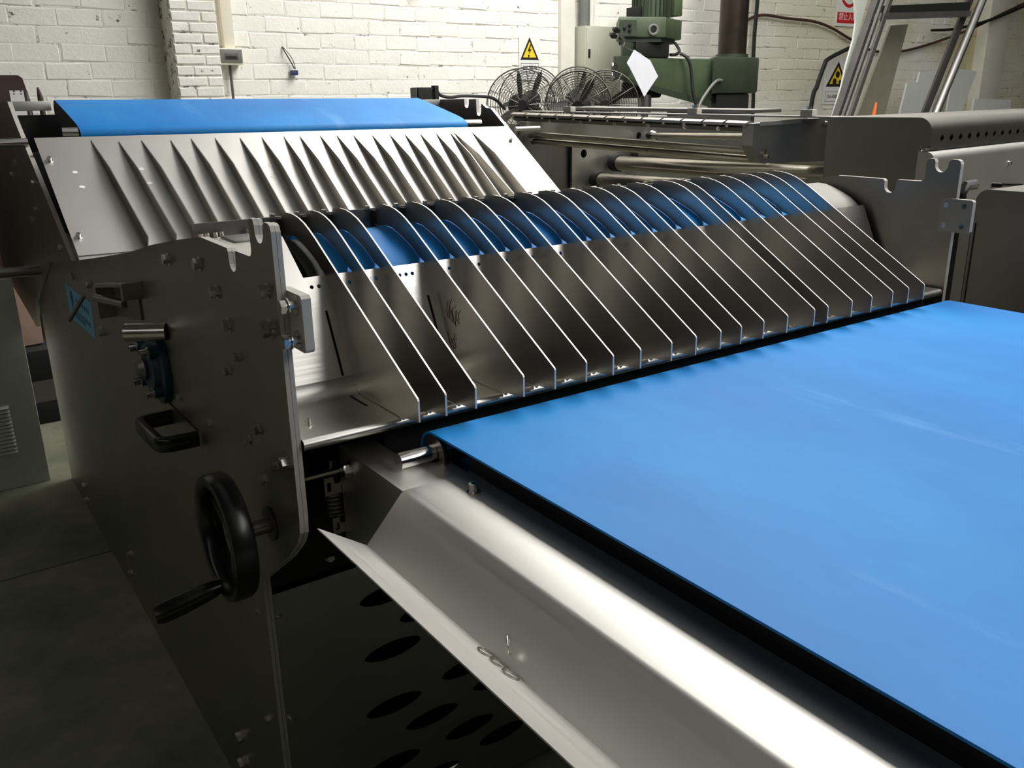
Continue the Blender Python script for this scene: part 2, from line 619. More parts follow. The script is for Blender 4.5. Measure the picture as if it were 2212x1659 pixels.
# brick pier on the left, plastered piers further right
pier = kind(MB().box((1.21, 5.77, 0), (1.485, 6.0, 4.6)).build('trim_1', M['mortar'], smooth=0), 'structure')
pm = []
for k in range(3):
    rnd = random.Random(50 + k)
    vs = []
    for (sx, sz) in ((-1, -1), (1, -1), (1, 1), (-1, 1)):
        vs.append((sx * 0.5 + 0, 0, sz * 0.0265))
    for (sx, sz) in ((-1, -1), (1, -1), (1, 1), (-1, 1)):
        vs.append((sx * 0.47, -0.008 + rnd.uniform(-.002, .002), sz * 0.021 + rnd.uniform(-.003, .003)))
    me, _ = MB().faces(vs, [(4, 5, 6, 7), (0, 1, 5, 4), (1, 2, 6, 5), (2, 3, 7, 6), (3, 0, 4, 7)]).mesh('pier_brick', M['brick'], recenter=False, smooth=0)
    pm.append(me)
for r in range(13):
    z = 1.30 + r * 0.062
    for x0, x1 in (((1.212, 1.385), (1.395, 1.483)) if r % 2 else ((1.212, 1.305), (1.315, 1.483))):
        o = link('brick', random.choice(pm), pier, ((x0 + x1) / 2, 5.77, z))
        o.scale = (x1 - x0, 1, 1)
pier2 = kind(MB().box((4.33, 5.955, 0), (4.475, 6.0, 4.6)).build('trim_2', M['plaster'], bevel=0.01), 'structure')
pier3 = kind(MB().box((10.75, 5.86, 0), (11.2, 6.0, 4.6)).build('trim_3', M['plaster'], bevel=0.01), 'structure')

# ================================================================== GUIDE MACHINE (side plates, fins)
W = 1.55
gm = thing('guide_machine', 'stainless machine with tall side plates and rows of curved guide fins over a blue belt', 'machine', (0.775, 1.6, 0))
top = [(1.028, 0.82), (1.028, 1.203), (1.031, 1.210), (1.037, 1.2125), (1.048, 1.2125), (1.0545, 1.209), (1.0565, 1.203)]
top += [(1.0565, 1.2)] + arc(1.0715, 1.199, 0.015, 180, 360, 8) + [(1.0865, 1.205), (1.090, 1.2125), (1.101, 1.2125), (1.107, 1.207)]
top += [(1.107, 1.172)] + arc(1.117, 1.172, 0.010, 180, 270, 4) + [(1.171, 1.162), (1.1745, 1.158)]
top += arc(1.1895, 1.1455, 0.0145, 180, 360, 8) + [(1.2045, 1.157), (1.209, 1.1615), (1.331, 1.1625)]
rear_near = [(1.457, 1.144), (1.649, 1.112), (1.848, 1.073), (2.124, 1.028), (2.46, 0.974), (2.62, 1.02), (3.40, 1.02), (3.47, 0.98), (3.47, 0.0), (1.222, 0.0), (1.222, 0.636), (1.09, 0.734), (1.045, 0.775), (1.031, 0.797)]
near_outline = top + rear_near
SLOTS = [[(3.14, 0.80), (3.165, 0.83), (3.17, 0.88), (3.155, 0.925), (3.135, 0.90), (3.13, 0.84)],
         [(1.525, 1.065), (1.535, 1.07), (1.54, 1.14), (1.53, 1.145)]]
near = MB(M['edge']).prism(near_outline, FX, 0.0, 0.0060, holes=SLOTS[:1]).build('side_plate', M['plate'], gm, smooth=20)
near2 = MB(M['edge']).prism([(y + 0.001, z - 0.001) for y, z in near_outline], FX, 0.0068, 0.0129).build('side_plate', M['plate'], gm, smooth=20)
far_outline = top + [(1.457, 1.144), (1.649, 1.112), (2.1, 1.03), (2.3, 0.95), (2.3, 0.0), (1.222, 0.0), (1.222, 0.636), (1.09, 0.734), (1.045, 0.775), (1.031, 0.797)]
far = MB(M['edge']).prism(far_outline, FX, W, W + 0.012).build('side_plate', M['plate'], gm, smooth=20)

NB = [(1.533, 1.103, 1), (1.349, 1.12, 1), (1.276, 1.089, 1), (1.06, 1.126, 1), (1.06, 1.077, 2), (1.236, 1.047, 1), (1.21, 1.005, 0),
      (1.265, 0.97, 0), (1.401, 0.845, 0), (1.155, 0.91, 0), (1.204, 0.879, 0), (1.092, 0.875, 0), (1.05, 0.895, 1), (1.149, 0.835, 0),
      (1.578, 0.844, 0), (2.258, 0.828, 2), (2.343, 0.93, 1), (2.558, 0.918, 1), (3.085, 0.113, 2), (3.104, 0.05, 2), (2.395, 0.155, 2),
      (2.448, 0.07, 2), (1.466, 0.17, 2), (1.478, 0.099, 2), (1.26, 0.556, 0), (1.27, 0.34, 0)]
for y, z, s in NB:
    bolt((0.0, y, z), (-1, 0, 0), near, 'hex', s)
for y, z in ((1.25, 1.09), (1.22, 0.985)):
    bolt((0.0129, y, z), (1, 0, 0), near2, 'hex', 0)

# square mounting blocks that stick out in front of the plates
blk = [(0.983, 1.062), (0.987, 1.058), (1.051, 1.058), (1.055, 1.062), (1.055, 1.126), (1.051, 1.130), (0.987, 1.130), (0.983, 1.126)]
holes4 = [circ(0.0058, 12, y, z) for y, z in ((1.002, 1.072), (1.002, 1.116))]
nb = MB(M['edge']).prism(blk, FX, 0.0131, 0.0252, holes=holes4).build('mounting_block', M['edge'], gm, smooth=20)
fb = MB(M['edge']).prism(blk, FX, W - 0.0122, W - 0.0002, holes=holes4).build('mounting_block', M['greyplate'], gm, smooth=20)
for (y, z) in ((1.002, 1.116), (1.002, 1.072)):
    for par, xw, ax in ((nb, 0.0131, -1), (fb, W - 0.0002, 1)):
        MB().cyl((xw, y, z), (xw + ax * 0.014, y, z), 0.0055, 10).build('shank', M['bolt'], par)
        MB().lathe([(0.0057, 0), (0.0125, 0), (0.0125, 0.002), (0.0057, 0.002)], frame((xw, y, z), (0, 1, 0), (0, 0, ax)), 18, closed=True).build('washer', M['bolt'], par)
        bolt((xw + ax * 0.011, y, z), (ax, 0, 0), par, 'hex', 1)
for (y, z) in ((1.042, 1.072), (1.042, 1.116)):
    MB().prism(circ(0.0062, 14, y, z), FX, W - 0.0132, W - 0.0122).build('plug_weld', M['edge'], fb)

# light gusset between plate and block
gp = [Vector((0.040, 1.158, 1.180)), Vector((0.036, 1.127, 1.115)), Vector((0.0765, 1.119, 1.100)), Vector((0.080, 1.121, 1.104)), Vector((0.079, 1.126, 1.114)), Vector((0.076, 1.131, 1.122)), Vector((0.062, 1.156, 1.176))]
gn = (gp[2] - gp[1]).cross(gp[0] - gp[1]).normalized()
if gn.y > 0:
    gn = -gn
gv = gp + [p - gn * 0.007 for p in gp]
ng = len(gp)
MB().faces(gv, [tuple(range(ng)), tuple(range(2 * ng - 1, ng - 1, -1))] + [(i, (i + 1) % ng, (i + 1) % ng + ng, i + ng) for i in range(ng)]).build('gusset', M['sheet'], gm, smooth=20)

# base sheet under the front fins
XA, XB = 0.0145, W - 0.0145
FINX = [0.159, 0.202, 0.25, 0.332, 0.39, 0.45, 0.504, 0.562, 0.631, 0.689, 0.748, 0.801, 0.859, 0.925, 1.003, 1.043, 1.119, 1.183, 1.255, 1.311, 1.369]
p_top, p_bot = Vector((0, 1.244, 1.099)), Vector((0, 1.1755, 0.955))
sdir = (p_bot - p_top).normalized()
slen = (p_bot - p_top).length
fr_s = frame(p_top, (1, 0, 0), sdir)
hol = []
gaps = [(0.10, 0.159)] + [(FINX[i], FINX[i + 1]) for i in range(20)]
for a, b in gaps:
    c = (a + b) / 2
    for d in (-0.0115, 0, 0.0115):
        hol.append(circ(0.0032, 8, c + d, 0.016))
for a in (0.1405, 0.318):
    hol.append([(a, 0.055), (a + 0.004, 0.055), (a + 0.004, slen - 0.002), (a, slen - 0.002)])
bs = MB().prism([(XA, 0), (XB, 0), (XB, slen), (XA, slen)], fr_s, -0.001, 0.001, holes=hol).build('base_sheet', M['sheet'], gm, smooth=20)
fp = [(1.1755, 0.955), (1.1725, 0.945), (1.167, 0.936), (1.159, 0.931), (1.150, 0.930), (1.03, 0.930)] + arc(1.03, 0.922, 0.008, 90, 270, 10) + [(1.06, 0.9135)]
fpi = [(1.1765, 0.9535), (1.174, 0.9435), (1.1675, 0.9345), (1.159, 0.9293), (1.150, 0.9285), (1.03, 0.9285)] + arc(1.03, 0.922, 0.0065, 90, 270, 10) + [(1.06, 0.915)]
fl2 = MB().prism(fp + fpi[::-1], FX, XA, XB).build('base_flange', M['sheet'], gm, smooth=50)
MB().box((0.150, 1.062, 0.70), (XB, 1.066, 0.918)).build('dark_backing', M['inside'], gm, smooth=0)  # dark sheet stands in for the shade below the flange
MB().prism([(1.2405, 1.082), (1.179, 0.955), (1.1815, 0.9535), (1.243, 1.081)], FX, XA, XB).build('dark_backing', M['blackmat'], gm, smooth=0)  # black sheet added so the holes in the base sheet look unlit
MB().box((0.141, 1.10, 0.9302), (0.145, 1.158, 0.9306)).build('fin_slot', M['inside'], gm, smooth=0)
bolt((0.044, 1.078, 0.930), (0, 0, 1), fl2, 'cap', 0)
bolt((W - 0.05, 1.078, 0.930), (0, 0, 1), fl2, 'cap', 0)

# belt over the nose behind the sheet, steel roller ends
bprof = [(1.43, 1.112), (1.415, 1.132), (1.395, 1.141), (1.375, 1.1445), (1.352, 1.1425), (1.328, 1.1355), (1.30, 1.125), (1.278, 1.115), (1.262, 1.104),
         (1.249, 1.091), (1.240, 1.076), (1.236, 1.06), (1.238, 1.04), (1.246, 1.022), (1.262, 1.008), (1.285, 1.003), (1.31, 1.01), (1.36, 1.045), (1.42, 1.09), (1.432, 1.105)]
MB().prism(bprof, FX, 0.167, 1.387).build('conveyor_belt', M['belt'], gm, smooth=40)
cy, cz = 1.325, 1.085
inner = [(cy + (y - cy) * 0.985, cz + (z - cz) * 0.985) for y, z in bprof]
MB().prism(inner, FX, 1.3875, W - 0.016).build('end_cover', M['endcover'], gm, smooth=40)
# bearing housings seen in the gap at the near end
MB().prism([(y * 0.90 + 1.325 * 0.10, z * 0.9 + 1.085 * 0.1) for y, z in bprof], FX, 0.135, 0.166).build('roller_end', M['rubber'], gm, smooth=40)
bh = MB().box((0.05, 1.33, 1.10), (0.128, 1.40, 1.152)).build('bearing_housing', M['greyplate'], gm, bevel=0.004)
MB().box((0.055, 1.25, 1.035), (0.13, 1.30, 1.082)).build('bearing_housing', M['greyplate'], gm, bevel=0.004)
bolt((0.075, 1.25, 1.07), (0, -1, 0), bh, 'cap', 0)
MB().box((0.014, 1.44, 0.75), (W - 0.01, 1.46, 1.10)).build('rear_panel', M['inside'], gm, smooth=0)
# shelf with screws behind the near plate, dark rear strip with a tab per fin
sh = MB().prism([(0.0135, 1.20), (0.03, 1.20), (0.075, 1.30), (0.112, 1.418), (0.0135, 1.418)], FZ, 1.145, 1.148).build('corner_shelf', M['trough'], gm)
for x, y in ((0.0215, 1.425), (0.032, 1.428), (0.046, 1.43), (0.056, 1.432), (0.10, 1.43)):
    bolt((x, y - 0.02, 1.148), (0, 0, 1), sh, 'cap', 0)
strip = MB().box((0.0135, 1.421, 1.02), (1.395, 1.425, 1.171)).build('rear_strip', M['darksteel'], gm, smooth=0)
for x in FINX:
    MB().box((x - 0.016, 1.419, 1.168), (x - 0.009, 1.427, 1.176)).build('tab', M['bolt'], strip, bevel=0.001)
    MB().box((x - 0.006, 1.412, 1.05), (x + 0.004, 1.4205, 1.168)).build('fin_clamp', M['blackmat'], strip, smooth=0)

# the curved guide fins
fin = [(0.972, 0.939), (0.972, 0.969), (0.974, 0.972), (1.2765, 1.150), (1.30, 1.1625), (1.318, 1.1705), (1.338, 1.1765), (1.358, 1.180), (1.383, 1.181), (1.4105, 1.1775),
       (1.4115, 1.146), (1.395, 1.1425), (1.375, 1.146), (1.352, 1.144), (1.328, 1.137), (1.30, 1.1265), (1.278, 1.1165), (1.262, 1.1055), (1.2455, 1.1005),
       (1.177, 0.9555), (1.174, 0.9445), (1.168, 0.9365), (1.16, 0.9325), (1.150, 0.9312), (1.03, 0.9312), (1.018, 0.929), (1.014, 0.934), (0.985, 0.9368)]
fme, fc = MB(M['finedge']).prism(fin, FX, -0.0014, 0.0014).mesh('guide_fin', M['fin'], smooth=25)
fins = []
for i, x in enumerate(FINX):
    f = link('guide_fin', fme, gm, (x, fc.y, fc.z), Matrix.Rotation(random.uniform(-.004, .004), 3, 'Z').to_quaternion())
    fins.append(f)
# red marker scribble on the fourth fin
sc = MB()
rnd = random.Random(3)
for (y, z, s) in ((1.165, 1.035, 0.020), (1.155, 1.028, 0.018), (1.146, 1.022, 0.017), (1.137, 1.026, 0.014), (1.16, 0.985, 0.016), (1.15, 0.98, 0.012)):
    pts = [(0.332 - 0.0018, y + rnd.uniform(-.006, .006) + 0.003 * k, z + s * math.cos(k * 1.1) * 0.8) for k in range(6)]
    sc.tube(smooth_path(pts, 4), 0.0004, 4)
sc.build('marker_scribble', M['inkred'], fins[3])

# lower front panel with lens shaped holes
lens = []
for x, z in ((0.217, 0.53), (0.219, 0.416), (0.214, 0.299), (0.205, 0.172), (0.291, 0.47), (0.291, 0.236), (0.372, 0.312), (0.373, 0.172), (0.44, 0.256), (0.291, 0.10), (0.455, 0.38), (0.45, 0.12),
             (0.53, 0.30), (0.53, 0.17), (0.61, 0.24), (0.61, 0.11), (0.69, 0.30), (0.69, 0.17)):
    lens.append([(x + 0.057 * math.cos(2 * PI * k / 20), z + 0.017 * math.sin(2 * PI * k / 20) * abs(math.sin(2 * PI * k / 20)) ** 0.2) for k in range(20)])
fpn = MB().prism([(0.0135, 0.02), (W - 0.002, 0.02), (W - 0.002, 0.602), (0.0135, 0.602)], FY, 1.223, 1.226, holes=lens).build('front_panel', M['greyplate'], gm, smooth=0)
for x, z in ((0.022, 0.556), (0.022, 0.36), (0.022, 0.12), (0.8, 0.57)):
    bolt((x, 1.223, z), (0, -1, 0), fpn, 'hex', 0)
MB().box((0.0135, 1.235, 0.604), (W - 0.002, 1.25, 0.66)).build('cross_rail', M['blackmat'], gm, smooth=0)
bolt((0.119, 1.235, 0.63), (0, -1, 0), fpn, 'hex', 0)
MB().box((0.0135, 1.165, 0.67), (W - 0.002, 1.17, 0.915)).build('inner_panel', M['inside'], gm, smooth=0)  # dark sheet added to stand for shade behind the tensioner gap
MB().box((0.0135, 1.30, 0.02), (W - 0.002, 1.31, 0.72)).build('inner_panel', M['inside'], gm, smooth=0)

# handwheel
HY, HZ = 1.149, 0.764
hw = MB()
R0 = 0.091
frw = frame((0, HY, HZ), (0, 1, 0), (0, 0, 1))           # third axis = +X
hw.lathe([(R0, -0.082), (R0 + 0.002, -0.076), (R0 + 0.002, -0.056), (R0 - 0.002, -0.050), (R0 - 0.016, -0.050), (R0 - 0.020, -0.056), (R0 - 0.018, -0.076), (R0 - 0.013, -0.082), (R0 - 0.006, -0.0835)], frw, 56, closed=True)
wheel = hw.build('handwheel', M['black'], gm, smooth=50)
sp = MB()
for a in (0.5, 0.5 + 2 * PI / 3, 0.5 + 4 * PI / 3):
    sp.tube([(-0.052, HY, HZ), (-0.057, HY + 0.04 * math.cos(a), HZ + 0.04 * math.sin(a)), (-0.060, HY + 0.078 * math.cos(a), HZ + 0.078 * math.sin(a))], [0.010, 0.007, 0.006], 10)
sp.build('spoke', M['black'], wheel)
MB().lathe([(0.016, -0.03), (0.022, -0.036), (0.022, -0.052), (0.012, -0.058)], frw, 24).build('hub', M['black'], wheel)
MB().cyl((-0.032, HY, HZ), (0.0, HY, HZ), 0.0125, 20).build('shaft', M['plate'], wheel)
MB().lathe([(0.0128, -0.001), (0.026, -0.001), (0.026, -0.0035), (0.0128, -0.0035)], frw, 26, closed=True).build('shaft_collar', M['darksteel'], wheel)
gy, gz = HY + 0.012, HZ - 0.082
MB().tube([(-0.066, gy, gz), (-0.082, gy, gz), (-0.09, gy, gz - 0.001), (-0.11, gy, gz - 0.004), (-0.14, gy, gz - 0.009), (-0.165, gy, gz - 0.013), (-0.174, gy, gz - 0.014)],
          [0.009, 0.010, 0.0125, 0.0145, 0.016, 0.0155, 0.012], 18).build('grip', M['black'], wheel, smooth=40)
bolt((-0.0555, HY, HZ), (-1, 0, 0), wheel, 'cap', 0)

# black pull handle
h1, h2 = (1.672, 0.778), (1.503, 0.786)
ph = MB()
pth = [(0.0, h1[0], h1[1]), (-0.045, h1[0], h1[1]), (-0.058, h1[0] - 0.006, h1[1]), (-0.063, h1[0] - 0.02, h1[1] + 0.001), (-0.063, h2[0] + 0.02, h2[1] - 0.001), (-0.058, h2[0] + 0.006, h2[1]), (-0.045, h2[0], h2[1]), (0.0, h2[0], h2[1])]
sec = [(0.006, 0.013), (0.009, 0.010), (0.009, -0.010), (0.006, -0.013), (-0.006, -0.013), (-0.009, -0.010), (-0.009, 0.010), (-0.006, 0.013)]
rings = []
for i, p in enumerate(pth):
    a, b = Vector(pth[max(i - 1, 0)]), Vector(pth[min(i + 1, len(pth) - 1)])
    t = (b - a).normalized()
    n = Vector((0, 0, 1)).cross(t).normalized()
    rings.append([Vector(p) + n * s[0] + Vector((0, 0, s[1])) for s in sec])
vs = [v for r in rings for v in r]
k8 = len(sec)
fs = [(i * k8 + j, i * k8 + (j + 1) % k8, (i + 1) * k8 + (j + 1) % k8, (i + 1) * k8 + j) for i in range(len(rings) - 1) for j in range(k8)]
fs += [tuple(range(k8)), tuple(range(len(vs) - k8, len(vs)))]
ph.faces(vs, fs).build('pull_handle', M['black'], gm, smooth=50)
MB().box((-0.0012, 1.485, 0.802), (-0.0002, 1.70, 0.8055)).build('panel_seam', M['inside'], gm, smooth=0)
MB().box((-0.002, 1.4835, 0.748), (-0.0002, 1.4865, 0.8055)).build('panel_edge', M['bolt'], gm, smooth=0)

# flange bearing with four cap screws
frb = frame((0, 1.705, 0.872), (0, 1, 0), (0, 0, 1))
fbz = MB().lathe([(0.071, -0.0005), (0.073, -0.006), (0.071, -0.012), (0.052, -0.016), (0.048, -0.026), (0.03, -0.028)], frb, 40).build('flange_bearing', M['bluecast'], gm, smooth=40)
for y, z in ((1.75, 0.905), (1.66, 0.915), (1.755, 0.835), (1.66, 0.835)):
    MB().cyl((-0.012, y, z), (-0.03, y, z), 0.011, 14).build('boss', M['bluecast'], fbz)
    bolt((-0.030, y, z), (-1, 0, 0), fbz, 'cap', 2)
MB().lathe([(0.020, -0.0285), (0.022, -0.034), (0.016, -0.044), (0.010, -0.046)], frb, 22).build('shaft_nut', M['darksteel'], fbz)

# latch box, locating pins, rods
lb = MB().prism([(2.08, 0.978), (1.775, 1.026), (1.775, 0.992), (1.795, 0.988), (1.795, 1.016), (2.062, 0.972), (2.062, 0.902), (2.08, 0.899)], FX, -0.036, -0.0003).build('latch_bracket', M['plate'], gm, smooth=15)
MB().prism([(2.06, 0.97), (1.80, 1.013), (1.80, 0.945), (2.06, 0.905)], FX, -0.004, -0.0005).build('latch_back', M['darksteel'], lb, smooth=0)
MB().cyl((-0.006, 1.93, 0.955), (-0.045, 2.02, 0.958), 0.009, 14).build('latch_pin', M['plate'], lb)
MB().cyl((0.0, 1.62, 0.958), (-0.062, 1.66, 0.958), 0.0165, 20).build('locating_pin', M['bolt'], gm)
MB().cyl((-0.045, 2.16, 0.94), (-0.075, 2.23, 0.872), 0.0045, 8).build('lever_pin', M['darksteel'], gm)
MB().cyl((0.0, 3.15, 0.849), (-0.3, 3.15, 0.858), 0.0165, 18).build('drive_shaft', M['plate'], gm)
MB().prism([(3.39, 0.80), (3.41, 0.83), (3.415, 0.87), (3.40, 0.90), (3.38, 0.87)], FX, -0.0006, -0.0001).build('plate_slot', M['inside'], gm, smooth=0)

# pale blue maker's label
lab = MB().prism([(2.76, 0.768), (2.40, 0.778), (2.375, 0.877), (2.765, 0.866)], FX, -0.0006, -0.0001).build('label', M['labelblue'], gm, smooth=0)
MB().prism(circ(0.022, 20, 2.68, 0.838), FX, -0.001, -0.0006).build('label_emblem', M['labelink'], lab, smooth=0)
lt = MB()
rnd = random.Random(11)
for (y0, y1, z) in ((2.62, 2.44, 0.842), (2.70, 2.46, 0.806), (2.70, 2.52, 0.792)):
    y = y0
    while y > y1:
        wd = rnd.uniform(0.012, 0.022)
        lt.box((-0.001, y - wd, z - 0.007), (-0.0006, y - wd * 0.55, z + 0.009))
        lt.box((-0.001, y - wd, z - 0.001), (-0.0006, y, z + 0.002))
        y -= wd + 0.01
lt.build('label_print', M['labelink'], lab, smooth=0)

# spring tensioner behind the near plate
ten = MB().box((0.020, 1.1005, 0.838), (0.104, 1.14, 0.843)).build('tensioner', M['chrome'], gm, bevel=0.001)
for (x0, x1, z0, z1) in ((0.068, 0.104, 0.806, 0.834), (0.076, 0.108, 0.742, 0.768)):
    MB().prism([(x0, z0), (x1, z0), (x1, z1), (x1 - 0.009, z1), (x1 - 0.012, z0 + 0.016), (x1 - 0.02, z0 + 0.016), (x1 - 0.022, z1), (x0, z1)], FY, 1.1005, 1.1065,
               holes=[[(x0 + 0.004, z0 + 0.006), (x0 + 0.010, z0 + 0.006), (x0 + 0.010, z1 - 0.008), (x0 + 0.004, z1 - 0.008)]]).build('end_bracket', M['plate'], ten, smooth=10)
spn = MB()
spn.tube([(0.092 + 0.016 * math.cos(a * 0.6), 1.125 + 0.016 * math.sin(a * 0.6), 0.762 + a * 0.00062) for a in range(75)], 0.0035, 6)
spn.build('coil_spring', M['darksteel'], ten)
MB().cyl((0.092, 1.125, 0.74), (0.092, 1.125, 0.85), 0.006, 10).build('spring_rod', M['darksteel'], ten)
bolt((0.034, 1.115, 0.843), (0, 0, 1), ten, 'hex', 0)

# ================================================================== FEED CONVEYOR (sloped fin sheet, upper belt)
fc_ = thing('feed_conveyor', 'upper feed conveyor with sloping bright steel finned sheet below a narrow blue belt', 'conveyor', (0.775, 3.0, 0))
OS = Vector((-0.0005, 2.866, 1.267))
US = Vector((1.5605, -0.0925, -0.010)).normalized()
ds = Vector((0, -1, -0.675)).normalized()
fsl = lambda a, b, w: OS + US * a + ds * b + up_s * w          # u along X, v down the slope, third axis: u x v
up_s = US.cross(ds).normalized()
up_s = -up_s if up_s.z < 0 else up_s
WS = 1.564
FXs = lambda a, b, w: (w, a + 0.0585 * (1.56 - w), b + 0.006 * (1.56 - w))   # the feed unit stands slightly askew
sheet = MB().prism([(0, 0), (WS, 0), (WS, 0.50), (0, 0.50)], fsl, -0.002, 0.0).build('sloped_sheet', M['slope'], fc_, smooth=20)
MB().prism([(0, 0.497), (WS, 0.497), (WS, 0.512), (0, 0.512)], fsl, -0.014, -0.003).build('sheet_lip', M['trough'], fc_, smooth=0)
ftop = [(0.143, 0.018), (0.215, 0.028), (0.279, 0.024), (0.361, 0.028), (0.422, 0.023), (0.494, 0.022), (0.57, 0.024), (0.639, 0.025), (0.711, 0.024), (0.764, 0.022), (0.833, 0.021), (0.89, 0.022), (0.948, 0.024), (1.015, 0.025), (1.08, 0.025), (1.136, 0.025), (1.195, 0.026), (1.257, 0.026), (1.314, 0.025), (1.329, 0.024), (1.403, 0.025)]
fbot = [(0.18, 0.502), (0.251, 0.496), (0.311, 0.473), (0.373, 0.459), (0.438, 0.446), (0.502, 0.435), (0.571, 0.429), (0.639, 0.424), (0.699, 0.43), (0.761, 0.422), (0.83, 0.424), (0.891, 0.42), (0.954, 0.422), (1.006, 0.424), (1.072, 0.412), (1.126, 0.418), (1.183, 0.42), (1.238, 0.422), (1.295, 0.421), (1.351, 0.42), (1.405, 0.414)]
for (xt, st), (xb, sb) in zip(ftop, fbot):
    a = fsl(xt, st, 0)
    b = fsl(xt + (xb - 0.0095 - xt) * (0.495 - st) / (sb - st), 0.495, 0)
    dd = (b - a).normalized()
    L = (b - a).length
    side = up_s.cross(dd).normalized()
    prof = [(0, 0), (L * 0.12, 0.0105), (L * 0.36, 0.0305), (L * 0.7, 0.037), (L, 0.042), (L, 0)]
    MB().prism(prof, lambda u, v, w, a=a, dd=dd, side=side: a + dd * u + up_s * v + side * w, -0.0013, 0.0013).build('guide_fin', M['fin'], fc_, smooth=25)
for u, v in ((0.017, 0.106), (0.017, 0.429), (1.532, 0.09)):
    bolt(fsl(u, v, 0), up_s, sheet, 'cap', 1)
for u, v in ((.069, .162), (.072, .227), (.243, .16), (.248, .226), (.614, .169), (.603, .223)):
    c = fsl(u, v, 0.0004)
    MB().prism([(0.0085 * math.cos(k * PI / 5) * random.uniform(.7, 1.1), 0.007 * math.sin(k * PI / 5) * random.uniform(.7, 1.1)) for k in range(10)],
               lambda a, b, w, c=c: c + Vector((1, 0, 0)) * a + ds * b + up_s * w, 0, 0.0003).build('chalk_mark', M['chalk'], sheet, smooth=0)
# side plates
mod_top = [(2.485, 0.970), (3.09, 1.297), (3.155, 1.335), (3.20, 1.366), (4.44, 1.36), (4.44, 0.70), (4.2, 0.64), (3.95, 0.62), (3.56, 0.58), (3.44, 0.70), (2.97, 0.90)]
nm = MB(M['edge']).prism(mod_top, FX, -0.0128, -0.0006).build('side_plate', M['plate'], fc_, smooth=15)
for y, z in ((3.40, 1.135), (2.90, 1.14), (3.27, 1.18), (2.95, 1.06), (3.09, 1.018), (2.60, 0.99)):
    bolt((-0.0128, y, z), (-1, 0, 0), nm, 'hex', 1)
fm = [(2.40, 1.000), (2.873, 1.321), (2.905, 1.323), (2.937, 1.34)] + [(2.9395, 1.31)] + arc(2.9555, 1.309, 0.016, 180, 360, 8) + [(2.9735, 1.355), (3.0255, 1.355)] + arc(3.042, 1.338, 0.0155, 180, 360, 8) + [(3.059, 1.356), (3.6, 1.356), (3.6, 0.6), (2.4, 0.6)]
fmo = MB(M['finedge']).prism(fm, FX, 1.560, 1.573).build('side_plate', M['darksteel'], fc_, smooth=15)
MB().cyl((1.55, 2.70, 1.249), (1.66, 2.70, 1.249), 0.0075, 14).build('tie_rod', M['trough'], fc_)
MB().cyl((-0.0128, 2.91, 1.2532), (-0.32, 2.91, 1.249), 0.013, 18).build('tie_rod', M['chrome'], fc_)
# belt loop with rounded nose
bt = [(3.19, 1.362), (3.05, 1.332), (2.90, 1.2985), (2.868, 1.290), (2.848, 1.283)] + arc(2.848, 1.258, 0.024, 95, 265, 8) + [(2.87, 1.232), (3.05, 1.270), (3.20, 1.29)] + arc(3.195, 1.327, 0.035, -80, 95, 8)
MB(M['belt']).prism(bt, FXs, 0.130, 1.430).build('conveyor_belt', M['blackmat'], fc_, smooth=40)
for x0, x1 in ((0.085, 0.128), (1.432, 1.50)):
    MB().cyl(FXs(2.852, 1.268, x0), FXs(2.852, 1.268, x1), 0.014, 18).build('nose_bar', M['chrome'], fc_)
MB().box((0.0, 3.32, 1.338), (0.124, 3.326, 1.368)).build('cross_bar', M['trough'], fc_, bevel=0.001)
MB().box((1.437, 3.24, 1.328), (1.558, 3.246, 1.356)).build('cross_bar', M['trough'], fc_, bevel=0.001)
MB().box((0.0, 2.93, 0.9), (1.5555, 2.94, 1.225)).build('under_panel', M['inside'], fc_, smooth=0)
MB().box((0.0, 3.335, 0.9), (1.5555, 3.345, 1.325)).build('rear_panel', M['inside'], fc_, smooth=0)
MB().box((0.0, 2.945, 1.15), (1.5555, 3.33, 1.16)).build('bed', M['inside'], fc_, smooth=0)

# ================================================================== BELT CONVEYOR in the foreground
bc = thing('belt_conveyor', 'wide blue belt conveyor in the foreground with stainless drip trough along its left side', 'conveyor', (0.8, 0.3, 0))
YE = -0.7
BX0, BX1 = 0.177, 1.485
loop = [(YE, 0.92), (0.973, 0.92)] + arc(0.973, 0.888, 0.032, 90, -90, 12)[1:] + [(YE, 0.856)]
inn = [(YE, 0.917), (0.973, 0.917)] + arc(0.973, 0.888, 0.029, 90, -90, 12)[1:] + [(YE, 0.859)]
n = len(loop)
lm = MB()
vs = [(BX0, y, z) for y, z in loop] + [(BX0, y, z) for y, z in inn] + [(BX1, y, z) for y, z in loop] + [(BX1, y, z) for y, z in inn]
fs = []
for i in range(n - 1):
    fs += [(i, i + 1, i + 1 + 2 * n, i + 2 * n), (i + n, i + n + 1, i + 1 + 3 * n, i + 3 * n), (i, i + 1, i + 1 + n, i + n), (i + 2 * n, i + 1 + 2 * n, i + 1 + 3 * n, i + 3 * n)]
fs += [(0, n, 3 * n, 2 * n), (n - 1, 2 * n - 1, 4 * n - 1, 3 * n - 1)]
lm.faces(vs, fs).build('conveyor_belt', M['belt'], bc, smooth=40)
MB().cyl((0.186, 0.973, 0.888), (BX1 - 0.01, 0.973, 0.888), 0.0285, 28).build('end_roller', M['chrome'], bc)
MB().lathe([(0.0125, 0), (0.027, 0), (0.027, 0.004), (0.0125, 0.004)], frame((0.180, 0.973, 0.888), (0, 1, 0), (0, 0, 1)), 24, closed=True).build('retaining_ring', M['plate'], bc)
MB().cyl((0.125, 0.975, 0.889), (0.186, 0.975, 0.889), 0.0125, 20).build('roller_shaft', M['chrome'], bc)
